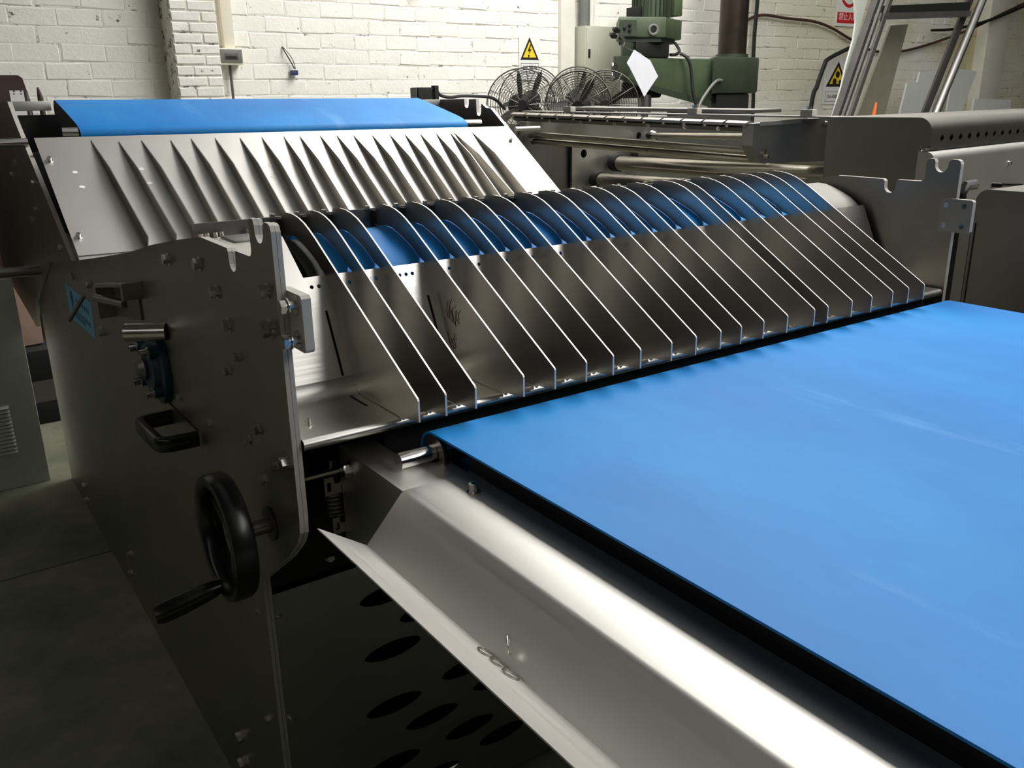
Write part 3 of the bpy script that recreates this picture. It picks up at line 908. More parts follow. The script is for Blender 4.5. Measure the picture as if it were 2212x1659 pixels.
MB().box((0.205, YE, 0.866), (BX1 - 0.02, 0.92, 0.914)).build('belt_bed', M['blackmat'], bc, smooth=0)
sf = [(0.0945, YE), (0.192, YE), (0.192, 0.945)] + [(0.186, 0.957), (0.170, 0.966), (0.152, 0.975), (0.146, 0.99), (0.146, 1.099), (0.0945, 1.099)]
sfr = MB().prism(sf, FZ, 0.72, 0.880).build('side_frame', M['trough'], bc, smooth=20)
bolt((0.0945, 1.063, 0.856), (-1, 0, 0), sfr, 'hex', 2)
MB().box((1.50, YE, 0.72), (1.56, 0.93, 0.895)).build('side_frame', M['greyplate'], bc, bevel=0.002)
MB().box((0.193, YE, 0.72), (0.203, 0.94, 0.874)).build('inner_rail', M['blackmat'], bc, smooth=0)
trp = [(0.1935, 0.8815), (0.0955, 0.8815), (0.0915, 0.8795), (0.0385, 0.8215), (-0.0245, 0.8655)]
tri_ = [(0.1935, 0.883), (0.0951, 0.883), (0.0902, 0.8806), (0.0383, 0.8236), (-0.0238, 0.8668)]
trg = MB().prism(trp + tri_[::-1], FY, YE, 0.902).build('drip_trough', M['trough'], bc, smooth=50)
bolt((0.162, 0.845, 0.883), (0, 0, 1), trg, 'cap', 1)
for y in (-0.5,):
    bolt((0.162, y, 0.883), (0, 0, 1), trg, 'cap', 1)
for y in (-0.55,):
    for x in (0.14, 1.53):
        MB().box((x - 0.03, y - 0.03, 0.0), (x + 0.03, y + 0.03, 0.72)).build('leg', M['greyplate'], bc, bevel=0.003)
MB().box((0.17, -0.58, 0.3), (1.5, -0.52, 0.36)).build('leg_brace', M['greyplate'], bc, bevel=0.003)
# wire rings lying in the trough
for i, (x, y, z, ax, lb_) in enumerate(((0.030, 0.621, 0.8305, (0.577, 0, 0.816), 'small wire ring lying in the trough, farthest of the flat rings'),
                                        (0.031, 0.600, 0.8300, (0.577, 0, 0.816), 'small wire ring lying flat in the trough between two other flat rings'),
                                        (0.030, 0.578, 0.8308, (0.577, 0, 0.816), 'small wire ring lying in the trough, flat ring nearest the camera'),
                                        (0.0465, 0.604, 0.8415, (0.75, -0.6, 0.2), 'small wire ring standing upright in the trough fold'))):
    axv = Vector(ax).normalized()
    u = axv.cross(Vector((0, 1, 0.01))).normalized()
    v = axv.cross(u)
    c = Vector((x, y, z))
    r = 0.0092
    o = MB().tube([c + u * r * math.cos(2 * PI * k / 28) + v * r * math.sin(2 * PI * k / 28) for k in range(28)], 0.0009, 6, closed=True).build('wire_ring', M['bolt'], smooth=60)
    tag(o, lb_, 'ring', 'wire rings in the trough')

# ================================================================== ROLLER CONVEYOR behind on the right
TH = 0.105
rc = thing('roller_conveyor', 'steel roller conveyor with slatted guard rail and rounded end hood behind the guide machine', 'conveyor', (2.1, 1.7, 0))
UX, VY = Vector((math.cos(TH), math.sin(TH), 0)), Vector((-math.sin(TH), math.cos(TH), 0))
RO = Vector((2.1, 1.7, 0))


def rp(u, v, z): return RO + UX * u + VY * v + Vector((0, 0, z))
def RU(a, b, w): return rp(w, a, b)      # outline (v, z), extruded along u
def RV(a, b, w): return rp(a, w, b)      # outline (u, z), extruded along v
def RZ(a, b, w): return rp(a, b, w)


def rbox(u0, v0, z0, u1, v1, z1): return MB().prism([(u0, v0), (u1, v0), (u1, v1), (u0, v1)], RZ, z0, z1)


MB().prism([(0.06, 0.30), (1.7, 0.30), (1.7, 1.26), (-0.02, 1.26), (-0.02, 1.20), (0.30, 1.20), (0.30, 0.30)][1:6] + [(0.30, 0.30)], RV, 1.50, 1.512,
           holes=[circ(0.018, 14, 0.762, 1.174), circ(0.02, 14, 0.377, 1.107)]).build('end_plate', M['greyplate'], rc, smooth=20)
rbox(0.34, 1.53, 0.3, 1.6, 1.54, 1.25).build('back_panel', M['inside'], rc, smooth=0)  # dark sheet added so the end plate holes look unlit
rbox(-0.03, 1.52, 0.3, 0.33, 1.54, 1.20).build('dark_panel', M['darksteel'], rc, smooth=0)
MB().tube([rp(0.86, 1.495, 1.171), rp(0.86, 1.47, 1.171)], [0.028, 0.018], 16).build('shaft_cap', M['bolt'], rc)
rbox(-0.03, 1.51, 1.14, 0.0, 1.56, 1.25).build('corner_block', M['greyplate'], rc)
# slat rail
rail = MB().tube([rp(0.012, 1.575, 1.276), rp(0.012, 0.36, 1.248)], 0.013, 4).build('guard_rail', M['darksteel'], rc, smooth=0)
A, B = rp(0.0, 1.575, 1.294), rp(0.0, 0.355, 1.266)
dv = (B - A)
for k in range(13):
    p0, p1 = A + dv * (k / 13 + 0.004), A + dv * ((k + 1) / 13 - 0.004)
    sl = MB()
    q = []
    for p in (p0, p1):
        q += [p + UX * -0.012 + Vector((0, 0, -0.011)), p + UX * 0.03 + Vector((0, 0, -0.011)), p + UX * 0.03 + Vector((0, 0, 0.004)), p + UX * 0.004 + Vector((0, 0, 0.004)), p + UX * -0.012 + Vector((0, 0, -0.002))]
    sl.faces(q, [(0, 1, 2, 3, 4), (9, 8, 7, 6, 5)] + [(i, (i + 1) % 5, (i + 1) % 5 + 5, i + 5) for i in range(5)]).build('rail_slat', M['plate'], rail, smooth=0)
for t in (0.2, 0.35, 0.5, 0.64, 0.78, 0.9):
    p = A + dv * t + Vector((0, 0, -0.024)) + UX * -0.002
    bolt(p, -UX, rail, 'cap', 0)
MB().prism([(0.06, 1.575), (0.14, 1.575), (0.14, 0.06), (0.06, 0.06)], lambda a, b, w: rp(a, b, w + 1.279 + 0.0125 * (b - 0.06)), 0, 0.005).build('top_plate', M['greyplate'], rc, smooth=0)
MB().prism([(0.22, 1.45), (0.42, 1.45), (0.42, 0.5), (0.22, 0.5)], lambda a, b, w: rp(a, b, w + 1.285 + 0.014 * (b - 0.06)), 0, 0.012).build('cover_plate', M['greyplate'], rc, smooth=0)
for v in (1.298, 0.647, 0.182):
    MB().prism([(0.065, v - 0.022), (0.095, v - 0.022), (0.095, v + 0.022), (0.065, v + 0.022)], RZ, 1.282 + 0.0125 * v, 1.304 + 0.0125 * v).build('rail_post', M['edge'], rc, bevel=0.002)
    bolt(rp(0.08, v, 1.304 + 0.0125 * v), (0, 0, 1), rail, 'hex', 1)
# lower channel rail with rounded end
lr = MB()
for (za, zb, uu) in ((1.213, 1.177, 0.03), (1.186, 1.150, 0.045)):
    lr.tube([rp(uu, 1.49, za - 0.012), rp(uu, 1.47, za - 0.008), rp(uu, 0.30, zb - 0.010)], 0.0125, 10)
lr.build('lower_rail', M['roller'], rc)
# rollers
for (u0, v0, z0, u1, v1, z1, r) in ((0.56, 1.47, 1.056, 0.10, 0.02, 1.092, 0.034), (0.435, 1.47, 0.985, 0.0, 0.02, 1.035, 0.034), (0.72, 1.47, 1.085, 0.36, 0.02, 1.115, 0.03), (0.80, 1.47, 1.175, 0.34, 0.36, 1.205, 0.013)):
    a, b = rp(u0, v0, z0), rp(u1, v1, z1)
    ro = MB().cyl(a + (b - a) * 0.03, b, r, 28).build('roller', M['roller'], rc)
    MB().cyl(a - (b - a) * 0.005, a + (b - a) * 0.03, r * 1.15, 24).build('roller_bearing', M['blackmat'], ro)
# bracket plate in front of the rail end
bq = [(0.0, 1.262), (0.30, 1.284), (0.30, 1.14), (0.05, 1.132), (0.03, 1.134), (0.0, 1.19)]
o3, d3 = rp(0.0, 0.335, 0), (rp(0.26, 0.05, 0) - rp(0.0, 0.335, 0)).normalized()
fbk = lambda a, b, w: o3 + d3 * a + Vector((0, 0, b)) + VY * w
bk = MB().prism(bq, fbk, 0.0, 0.045).build('bracket_plate', M['greyplate'], rc, smooth=10)
bolt(fbk(0.045, 1.155, 0), -VY, bk, 'cap', 1)
for a in (0.235, 0.252, 0.272):
    bolt(fbk(a, 1.262, 0), -VY, bk, 'cap', 1)
MB().prism([(0.02, 1.268), (0.15, 1.275), (0.15, 1.262), (0.02, 1.255)], fbk, -0.006, 0.0).build('adjusting_block', M['trough'], bk, smooth=0)
# hood with a row of diamond holes
hp = [(0.066, 1.285), (-0.205, 1.285)] + arc(-0.222, 1.243, 0.042, 90, 180, 8) + [(-0.264, 1.205), (-0.238, 1.193), (-0.238, 0.5), (0.06, 0.5)]
hp_in = hp
hood = MB().prism(hp, RU, 0.0, 0.004).build('end_hood', M['plate'], rc, smooth=20)
shp = [(0.066, 1.285), (-0.205, 1.285)] + arc(-0.222, 1.243, 0.042, 90, 180, 8)
shi = [(0.066, 1.282), (-0.205, 1.282)] + arc(-0.222, 1.243, 0.039, 90, 180, 8)
MB().prism(shp + shi[::-1], RU, 0.004, 1.5).build('hood_top', M['plate'], hood, smooth=40)
dia = []
for k in range(18):
    u = 0.074 + 0.0635 * k
    dia.append([(u, 1.2135), (u + 0.0155, 1.225), (u, 1.2365), (u - 0.0155, 1.225)])
MB().prism([(0.004, 1.193), (1.5, 1.193), (1.5, 1.243), (0.004, 1.243)], RV, -0.264, -0.2628, holes=dia).build('hood_front', M['plate'], hood, smooth=0)
MB().prism([(0.004, 1.195), (1.5, 1.195), (1.5, 1.27), (0.004, 1.27)], RV, -0.22, -0.215).build('hood_back', M['inside'], hood, smooth=0)
lh = [(-0.236, 1.19), (-0.262, 1.19)] + arc(-0.262, 1.166, 0.024, 90, 0, 6)[::1]
lhp = [(-0.2375, 1.190)] + [(-0.262 - 0.024 * math.sin(math.radians(a)), 1.166 + 0.024 * math.cos(math.radians(a))) for a in range(0, 91, 15)] + [(-0.286, 0.3), (-0.2375, 0.3)]
lhd = MB().prism(lhp, RU, -0.012, 1.4).build('lower_hood', M['trough'], rc, smooth=40)
bolt(rp(0.55, -0.286, 1.129), -VY, lhd, 'hex', 0)
MB().tube([rp(0.44, -0.287, 1.066), rp(0.44, -0.31, 1.066), rp(0.62, -0.31, 1.052), rp(0.62, -0.287, 1.052)], 0.008, 8).build('grab_handle', M['black'], rc)
rbox(0.1, 0.05, 0.0, 0.2, 0.15, 0.6).build('leg', M['greyplate'], rc)
rbox(1.1, 0.05, 0.0, 1.2, 0.15, 0.6).build('leg', M['greyplate'], rc)
rbox(0.4, 1.52, 0.0, 0.5, 1.56, 0.4).build('leg', M['greyplate'], rc)
rbox(1.1, 1.52, 0.0, 1.2, 1.56, 0.4).build('leg', M['greyplate'], rc)

# side cabinet next to the belt on the far right
sc_ = thing('machine_cabinet', 'dark steel machine cabinet with rounded top edge at the right beside the blue belt', 'cabinet', (2.0, 0.6, 0))
cp = [(-0.3, 1.132), (1.058, 1.134)] + [(1.058 + 0.03 * math.sin(math.radians(a)), 1.104 + 0.03 * math.cos(math.radians(a))) for a in range(15, 91, 15)] + [(1.088, 0.0), (-0.3, 0.0)]
MB().prism(cp, FX, 1.75, 2.30).build('body', M['plate'], sc_, smooth=40)
MB().prism([(1.0885, 1.03), (1.115, 1.03), (1.115, 0.02), (1.0885, 0.02)], FX, 1.748, 1.80).build('edge_strip', M['greyplate'], sc_, smooth=0)
MB().prism([(1.078, 0.02), (1.081, 0.02), (1.081, 1.054), (1.078, 1.054)], FX, 1.7485, 1.7499).build('panel_gap', M['inside'], sc_, smooth=0)
MB().prism([(1.12, 0.02), (1.16, 0.02), (1.16, 1.05), (1.12, 1.05)], FX, 1.76, 1.80).build('back_frame', M['inside'], sc_, smooth=0)
MB().tube([(1.76, 1.105, 1.06), (1.735, 1.115, 1.08), (1.735, 1.118, 1.12), (1.75, 1.118, 1.138), (1.78, 1.11, 1.14)], 0.013, 10).build('grab_handle', M['black'], sc_)

# ================================================================== THINGS ALONG THE BACK WALL
fan_labels = ['industrial fan with bare wire cage, leftmost of the five fans by the drill', 'industrial fan with wire cage, second from left in the fan row', 'industrial fan in the middle of the row of five, cage in front of others',
              'industrial fan with wire cage standing before the grey power cabinet', 'industrial fan with wire cage, rightmost and closest to the green drill']


def make_fan(x, y, z, yaw, r, lb, ph):
    t = thing('industrial_fan', lb, 'fan', (x, y, 0), 'industrial fans in a row')
    ax = Vector((math.sin(yaw), -math.cos(yaw), 0))
    u = Vector((math.cos(yaw), math.sin(yaw), 0))
    c = Vector((x, y, z))
    P = lambda a, rad, h: c + u * (rad * math.cos(a)) + Vector((0, 0, rad * math.sin(a))) + ax * h
    cage = MB()
    for sgn_ in (1, -1):
        for k in range(1, 13):
            rad = r * (0.16 + 0.84 * k / 12)
            h = sgn_ * (0.075 * math.sqrt(max(0, 1 - (rad / r) ** 2)) + 0.012)
            cage.tube([P(2 * PI * j / 36, rad, h) for j in range(36)], 0.0017, 3, closed=True)
        for j in range(12):
            a = 2 * PI * j / 12 + ph
            cage.tube([P(a, r * q, sgn_ * (0.075 * math.sqrt(max(0, 1 - q * q)) + 0.012)) for q in (0.16, 0.4, 0.65, 0.85, 1.0)], 0.0022, 3)
    cage.tube([P(2 * PI * j / 36, r, 0) for j in range(36)], 0.005, 5, closed=True)
    cage.build('cage', M['fanwire'], t)
    for j in range(3):
        a = ph + 2 * PI * j / 3
        e1 = u * math.cos(a) + Vector((0, 0, math.sin(a)))
        e2 = -u * math.sin(a) + Vector((0, 0, math.cos(a)))
        vs, fs = [], []
        secs = ((0.04, 0.022), (0.09, 0.034), (0.14, 0.034), (0.18, 0.026), (0.205, 0.010))
        for (rd, wd) in secs:
            rd *= r / 0.23
            tw = 1.0 - rd
            for s1 in (-1, 1):
                for th in (-0.0015, 0.0015):
                    vs.append(c + e1 * rd + e2 * (s1 * wd * math.cos(tw)) + ax * (s1 * wd * math.sin(tw) + th))
        for i in range(len(secs) - 1):
            b0 = i * 4
            for (p, q) in ((0, 1), (1, 3), (3, 2), (2, 0)):
                fs.append((b0 + p, b0 + q, b0 + q + 4, b0 + p + 4))
        fs += [(0, 1, 3, 2), (16, 17, 19, 18)]
        MB().faces(vs, fs).build('blade', M['rubber'], t, smooth=60)
    MB().tube([c + ax * 0.02, c - ax * 0.03, c - ax * 0.05, c - ax * 0.11, c - ax * 0.14], [0.035, 0.05, 0.075, 0.075, 0.04], 20).build('motor', M['blackmat'], t)
    MB().tube([c - ax * 0.10 + Vector((0, 0, -0.055)), (x - ax.x * 0.10, y - ax.y * 0.10, 0.03)], 0.016, 12).build('pole', M['darksteel'], t)
    MB().tube([(x - ax.x * 0.1, y - ax.y * 0.1, 0.0), (x - ax.x * 0.1, y - ax.y * 0.1, 0.03), (x - ax.x * 0.1, y - ax.y * 0.1, 0.05)], [0.15, 0.15, 0.05], 24).build('base', M['blackmat'], t)


for (x, y, z, yaw, r, ph), lb_ in zip(((3.20, 4.95, 1.315, -0.45, 0.232, 1.65), (3.76, 5.60, 1.345, -0.6, 0.244, 1.2), (3.28, 4.45, 1.305, -0.75, 0.21, 1.05), (3.858, 5.16, 1.345, -0.55, 0.226, 1.3), (3.86, 4.86, 1.305, -0.75, 0.232, 0.55)), fan_labels):
    make_fan(x, y, z, yaw, r, lb_, ph)

# grey power cabinet standing against the pier
pc = thing('power_cabinet', 'tall pale grey-green metal power cabinet standing behind the fans', 'cabinet', (4.68, 5.9, 0))
MB().box((4.49, 5.842, 0.02), (4.88, 5.985, 1.912)).build('body', M['cabinet'], pc, bevel=0.005)
MB().box((4.50, 5.834, 0.10), (4.87, 5.841, 1.895)).build('door', M['cabinet'], pc, bevel=0.002)
MB().box((4.515, 5.828, 1.67), (4.535, 5.834, 1.735)).build('lock', M['blackmat'], pc, bevel=0.002)
MB().box((4.50, 5.85, 0.0), (4.87, 5.98, 0.02)).build('plinth', M['blackmat'], pc, smooth=0)
cd = thing('conduit_bundle', 'two grey pipes rising from the top of the power cabinet', 'pipe', (4.58, 5.93, 1.912))
MB().cyl((4.55, 5.93, 1.912), (4.55, 5.93, 4.5), 0.045, 18).build('pipe', M['graybox'], cd)
MB().cyl((4.635, 5.95, 1.912), (4.635, 5.95, 4.5), 0.03, 14).build('pipe', M['plaster'], cd)

# green radial drill
FYs = lambda u, v, w: (u + (w - 5.16) * 0.85, w, v)      # the arm is swung away from the wall


def sbox(a, b): return MB().prism([(a[0], a[2]), (b[0], a[2]), (b[0], b[2]), (a[0], b[2])], FYs, a[1], b[1])


dp = thing('radial_drill', 'green radial drill press with motor on top and dark round column', 'machine', (5.1, 5.3, 0))
MB().prism([(4.20, 1.642), (5.24, 1.64), (5.24, 1.30), (5.02, 1.345), (4.71, 1.385), (4.45, 1.44), (4.28, 1.49), (4.20, 1.50)], FYs, 5.16, 5.45).build('arm', M['green'], dp, bevel=0.012)
MB().prism([(4.30, 1.47), (4.70, 1.375), (5.25, 1.27), (5.25, 1.32), (4.7, 1.42), (4.3, 1.5)], FYs, 5.12, 5.158).build('arm_rail', M['greendark'], dp, smooth=0)
sbox((5.24, 5.08, 1.375), (5.79, 5.56, 1.655)).build('arm_clamp', M['greendark'], dp, bevel=0.02)
sbox((5.30, 5.10, 1.10), (5.70, 5.52, 1.374)).build('elevating_block', M['blackmat'], dp, bevel=0.02)
MB().cyl((5.66, 5.36, 0.08), (5.66, 5.36, 1.10), 0.13, 36).build('column', M['column'], dp)
MB().cyl((5.70, 5.36, 1.69), (5.70, 5.36, 3.2), 0.118, 36).build('column', M['column'], dp)
MB().cyl((5.70, 5.36, 1.656), (5.70, 5.36, 1.69), 0.135, 36).build('collar', M['greendark'], dp)
MB().box((4.3, 4.85, 0.0), (6.0, 5.7, 0.08)).build('base', M['greendark'], dp, bevel=0.01)
hd = MB().prism([(4.29, 5.22), (4.64, 5.08), (4.98, 5.25), (5.12, 5.55), (4.62, 5.62)], FZ, 1.78, 1.925).build('head', M['green'], dp, bevel=0.015)
MB().prism([(4.31, 5.24), (4.62, 5.11), (4.93, 5.27), (5.05, 5.52), (4.62, 5.58)], FZ, 1.75, 1.78).build('head_skirt', M['greendark'], hd, smooth=0)
frd = frame((4.545, 5.118, 1.835), Vector((0.35, -0.14, 0)), (0, 0, 1))
MB().lathe([(0.024, 0), (0.042, 0), (0.042, 0.012), (0.030, 0.014), (0.024, 0.010)], frd, 26, closed=True).build('dial_ring', M['graybox'], hd)
MB().lathe([(0.023, 0), (0.023, 0.004), (0.015, 0.006)], frd, 20).build('dial_face', M['blackmat'], hd)
frp = frame((4.30, 5.2165, 1.80), Vector((0.35, -0.14, 0)), (0, 0, 1))
MB().prism([(0.0, -0.01), (0.13, -0.01), (0.13, 0.10), (0.0, 0.10)], frp, 0.0, 0.006).build('control_panel', M['greendark'], hd, smooth=0)
for a_, b_ in ((0.035, 0.045), (0.075, 0.03), (0.075, 0.065)):
    MB().lathe([(0.012, 0.006), (0.012, 0.02), (0.008, 0.022)], frame(frp(a_, b_, 0), Vector((0.35, -0.14, 0)), (0, 0, 1)), 12).build('control_knob', M['blackmat'], hd)
sbox((4.28, 5.2, 1.645), (4.44, 5.5, 1.75)).build('head_side', M['greendark'], dp, bevel=0.008)
sbox((4.41, 5.15, 1.645), (4.76, 5.5, 1.75)).build('gearbox', M['blackmat'], dp, bevel=0.01)
mo = MB().cyl((4.73, 5.34, 1.925), (4.73, 5.34, 2.25), 0.13, 32).build('motor', M['green'], dp)
for k in range(26):
    a = 2 * PI * k / 26
    MB().box((-0.004, -0.15, -0.15), (0.004, -0.128, 0.15)).build('cooling_fin', M['greendark'], mo, smooth=0)
    o = bpy.data.objects[bpy.context.scene.collection.objects[-1].name]
    o.rotation_euler = (0, 0, a)
    o.location = Vector((4.73 + 0.139 * math.sin(a), 5.34 - 0.139 * math.cos(a), 2.09)) - WL[mo.name]
MB().box((4.86, 5.22, 1.95), (4.95, 5.36, 2.2)).build('terminal_box', M['green'], mo, bevel=0.01)
MB().box((4.545, 5.30, 1.925), (4.60, 5.42, 2.01)).build('relay_box', M['blackmat'], dp, bevel=0.004)
MB().tube([(4.56, 5.2, 1.375), (4.56, 5.2, 1.24), (4.56, 5.2, 1.23), (4.56, 5.2, 1.201)], [0.05, 0.05, 0.03, 0.025], 20).build('spindle', M['darksteel'], dp)
sbox((4.29, 5.19, 1.35), (4.70, 5.42, 1.47)).build('spindle_housing', M['blackmat'], dp, bevel=0.02)
lv = MB().tube(smooth_path([(4.09, 5.0, 1.79), (4.16, 5.02, 1.757), (4.2, 5.04, 1.735), (4.235, 5.08, 1.70), (4.42, 5.11, 1.66)], 5), 0.008, 8).build('lever', M['greyplate'], dp)
for p in ((4.06, 4.99, 1.81), (4.025, 4.98, 1.772)):
    MB().tube([(p[0] - 0.025, p[1], p[2] + 0.008), (p[0], p[1], p[2]), (p[0] + 0.03, p[1], p[2] - 0.008)], [0.012, 0.022, 0.014], 12).build('lever_knob', M['black'], lv)
MB().prism([(4.19, 1.645), (4.30, 1.645), (4.31, 1.60), (4.31, 1.52), (4.28, 1.49), (4.19, 1.50)], FY, 5.10, 5.158).build('arm_end_cap', M['greendark'], dp, bevel=0.006)
ck = MB().tube(smooth_path([(4.09, 5.06, 1.585), (4.045, 5.0, 1.585), (4.04, 5.0, 1.53), (4.045, 5.0, 1.49), (4.12, 5.09, 1.48)], 4), 0.009, 8).build('crank', M['chrome'], dp)
MB().cyl((3.95, 4.97, 1.492), (4.06, 5.0, 1.492), 0.011, 12).build('crank_grip', M['chrome'], ck)
MB().tube([(4.12, 5.09, 1.48), (4.22, 5.15, 1.50)], 0.014, 10).build('crank_shaft', M['chrome'], ck)
MB().tube([(4.12, 5.09, 1.585), (4.24, 5.15, 1.58)], 0.014, 10).build('crank_shaft', M['chrome'], ck)
MB().tube(smooth_path([(4.86, 5.2, 1.755), (4.87, 5.16, 1.70), (4.84, 5.15, 1.672), (4.80, 5.15, 1.664), (4.765, 5.15, 1.664)], 5), 0.012, 8).build('hose', M['cableb'], dp)
MB().tube(smooth_path([(4.86, 5.14, 1.675), (4.90, 5.10, 1.64), (4.925, 5.08, 1.56), (4.935, 5.06, 1.40), (4.96, 5.04, 1.28), (4.99, 5.02, 1.05)], 5), 0.012, 8).build('hose', M['cableb'], dp)
MB().tube(smooth_path([(5.27, 5.07, 1.475), (5.19, 5.05, 1.47), (5.10, 5.04, 1.41), (4.99, 5.03, 1.29), (4.95, 5.0, 1.15)], 5), 0.012, 8).build('hose', M['graybox'], dp)
MB().box((4.65, 4.95, 1.205), (5.05, 5.05, 1.255)).build('table_clamp', M['blackmat'], dp, bevel=0.01)
MB().box((4.3, 4.85, 0.08), (5.05, 5.15, 1.20)).build('work_table', M['darksteel'], dp, bevel=0.01)

# paper sheets hung on the drill lever
pf = [((4.185, 4.93, 1.68), (4.36, 4.945, 1.61), (4.45, 4.95, 1.50), (4.425, 4.945, 1.48), (4.29, 4.93, 1.362), (4.118, 4.93, 1.59)),
      ((4.195, 4.925, 1.662), (4.345, 4.94, 1.60), (4.425, 4.945, 1.485), (4.29, 4.925, 1.358), (4.125, 4.925, 1.578))]
ps = thing('paper_sheets', 'white paper sheets hanging askew from the lever of the green drill', 'paper', (4.28, 4.93, 1.36))
for k, pl in enumerate(pf):
    off = Vector((0, -0.004 * k, 0))
    q = [Vector(p) + off for p in pl]
    n_ = len(q)
    MB().faces(q + [p + Vector((0, 0.0006, 0)) for p in q], [tuple(range(n_)), tuple(range(2 * n_ - 1, n_ - 1, -1))] + [(i, (i + 1) % n_, (i + 1) % n_ + n_, i + n_) for i in range(n_)]).build('sheet', M['paper'], ps, smooth=0)


# signs
def warning_sign(x0, z0, x1, z1, lb_, symbol, txt, tri_box, box, y=5.985):
    s = thing('warning_sign', lb_, 'sign', ((x0 + x1) / 2, y, z0))
    MB().box((x0, y, z0), (x1, y + 0.004, z1)).build('plate', M['signwhite'], s, smooth=0)
    tx, tz0, tz1, hw_ = tri_box
    T = lambda k: [(tx - hw_ * k, tz0 + (1 - k) * 0.012), (tx + hw_ * k, tz0 + (1 - k) * 0.012), (tx, tz1 - (tz1 - tz0) * (1 - k) * 0.72)]
    tri = [(tx - hw_, tz0), (tx + hw_, tz0), (tx, tz1)]
    cz_ = tz0 + (tz1 - tz0) * 0.36
    ins = [(tx + (px - tx) * 0.70, cz_ + (pz - cz_) * 0.70) for px, pz in tri]
    rnd_ = []
    for (px, pz) in tri:
        rnd_.append((tx + (px - tx) * 1.0, cz_ + (pz - cz_) * 1.0))
    MB().prism(rnd_, FY, y - 0.001, y).build('triangle_border', M['ink'], s, bevel=0, smooth=0)
    MB().prism(ins, FY, y - 0.0016, y - 0.001).build('triangle', M['yellow'], s, smooth=0)
    sy = MB()
    for poly in symbol:
        sy.prism([(tx + a * hw_, cz_ + b * hw_) for a, b in poly], FY, y - 0.0022, y - 0.0016)
    sy.build('symbol', M['ink'], s, smooth=0)
    bx0, bz0, bx1, bz1 = box
    MB().prism([(bx0, bz0), (bx1, bz0), (bx1, bz1), (bx0, bz1)], FY, y - 0.0012, y, holes=[[(bx0 + .004, bz0 + .004), (bx1 - .004, bz0 + .004), (bx1 - .004, bz1 - .004), (bx0 + .004, bz1 - .004)]]).build('caption_frame', M['graybox'], s, smooth=0)
    text('caption', txt, (bx1 - bx0) / len(txt) * 0.82, M['ink'], s, ((bx0 + bx1) / 2, y - 0.0015, (bz0 + bz1) / 2), (1, 0, 0), (0, 0, 1))
    return s


boltsym = [[(0.08, 0.62), (-0.24, 0.02), (-0.02, 0.06), (-0.14, -0.26), (0.22, 0.22), (0.0, 0.18), (0.2, 0.6)], [(-0.2, -0.22), (0.06, -0.30), (-0.16, -0.52)]]
warning_sign(3.93, 1.50, 4.14, 1.83, 'white sign with yellow high voltage triangle on the wall above the fans', boltsym, '当心触电', (4.033, 1.652, 1.822, 0.092), (3.945, 1.555, 4.125, 1.628))
gear = [circ(0.19, 14, 0.0, 0.17), circ(0.19, 14, -0.24, -0.22), circ(0.13, 12, 0.27, -0.24)]
warning_sign(7.84, 1.26, 8.24, 1.72, 'white sign with yellow triangle and three black discs behind the leaning frame', gear, '当心机械伤人', (8.07, 1.435, 1.685, 0.185), (7.89, 1.285, 8.21, 1.385))
pr = thing('prohibition_sign', 'white and red prohibition sign high on the wall behind the leaning frame', 'sign', (8.15, 5.985, 2.03))
MB().box((7.94, 5.985, 2.03), (8.36, 5.989, 2.55)).build('plate', M['signwhite'], pr, smooth=0)
MB().box((7.97, 5.984, 2.06), (8.33, 5.985, 2.165)).build('red_band', M['red'], pr, smooth=0)
MB().prism(circ(0.15, 36, 8.15, 2.36), FY, 5.983, 5.985, holes=[circ(0.118, 36, 8.15, 2.36)]).build('red_ring', M['red'], pr, smooth=0)
text('caption', '禁止入内', 0.078, M['signwhite'], pr, (8.15, 5.9835, 2.118), (1, 0, 0), (0, 0, 1))

# switch box, conduits, loose wire
db = thing('distribution_box', 'small grey switch box on the white brick wall left of centre', 'box', (1.60, 5.9, 1.59))
MB().box((1.52, 5.90, 1.59), (1.675, 5.999, 1.69)).build('body', M['pvc'], db, bevel=0.004)
MB().box((1.527, 5.893, 1.603), (1.668, 5.90, 1.683)).build('cover', M['graybox'], db, bevel=0.003)
MB().box((1.555, 5.889, 1.622), (1.64, 5.893, 1.66)).build('window', M['iron'], db, bevel=0.002)
sw = MB()
for k in range(6):
    sw.box((1.562 + k * 0.012, 5.886, 1.628), (1.570 + k * 0.012, 5.8895, 1.642))
sw.build('breakers', M['blackmat'], db, smooth=0)
tag(MB().box((1.575, 5.94, 1.692), (1.645, 5.999, 4.5)).build('cable_duct', M['pvc'], bevel=0.005), 'white cable duct rising from the grey switch box', 'duct')
tag(MB().cyl((1.60, 5.955, 0.0), (1.60, 5.955, 1.588), 0.009, 10).build('wall_conduit', M['iron']), 'thin dark conduit running down from the grey switch box', 'pipe')
hwr = thing('hanging_wire', 'loose wire with a small dark blue connector hanging on the white wall', 'wire', (2.03, 5.97, 1.55))
MB().tube(smooth_path([(1.98, 5.995, 1.71), (1.985, 5.955, 1.67), (2.02, 5.97, 1.62), (2.045, 5.97, 1.57)], 5), 0.004, 6).build('wire', M['cableb'], hwr)
MB().tube(smooth_path([(1.98, 5.995, 1.71), (1.995, 5.972, 1.69), (2.035, 5.967, 1.63), (2.05, 5.967, 1.57)], 5), 0.003, 6).build('wire', M['graybox'], hwr)
MB().box((2.015, 5.955, 1.53), (2.063, 5.985, 1.562)).build('connector', M['bluebox'], hwr, bevel=0.002)
tag(MB().tube(smooth_path([(2.95, 5.985, 2.06), (2.99, 5.98, 2.065), (3.01, 5.955, 2.09), (3.06, 5.98, 2.11)], 4), 0.005, 6).build('cable_stub', M['cableb']), 'short black cable stub sticking out of the wall near the top', 'cable')
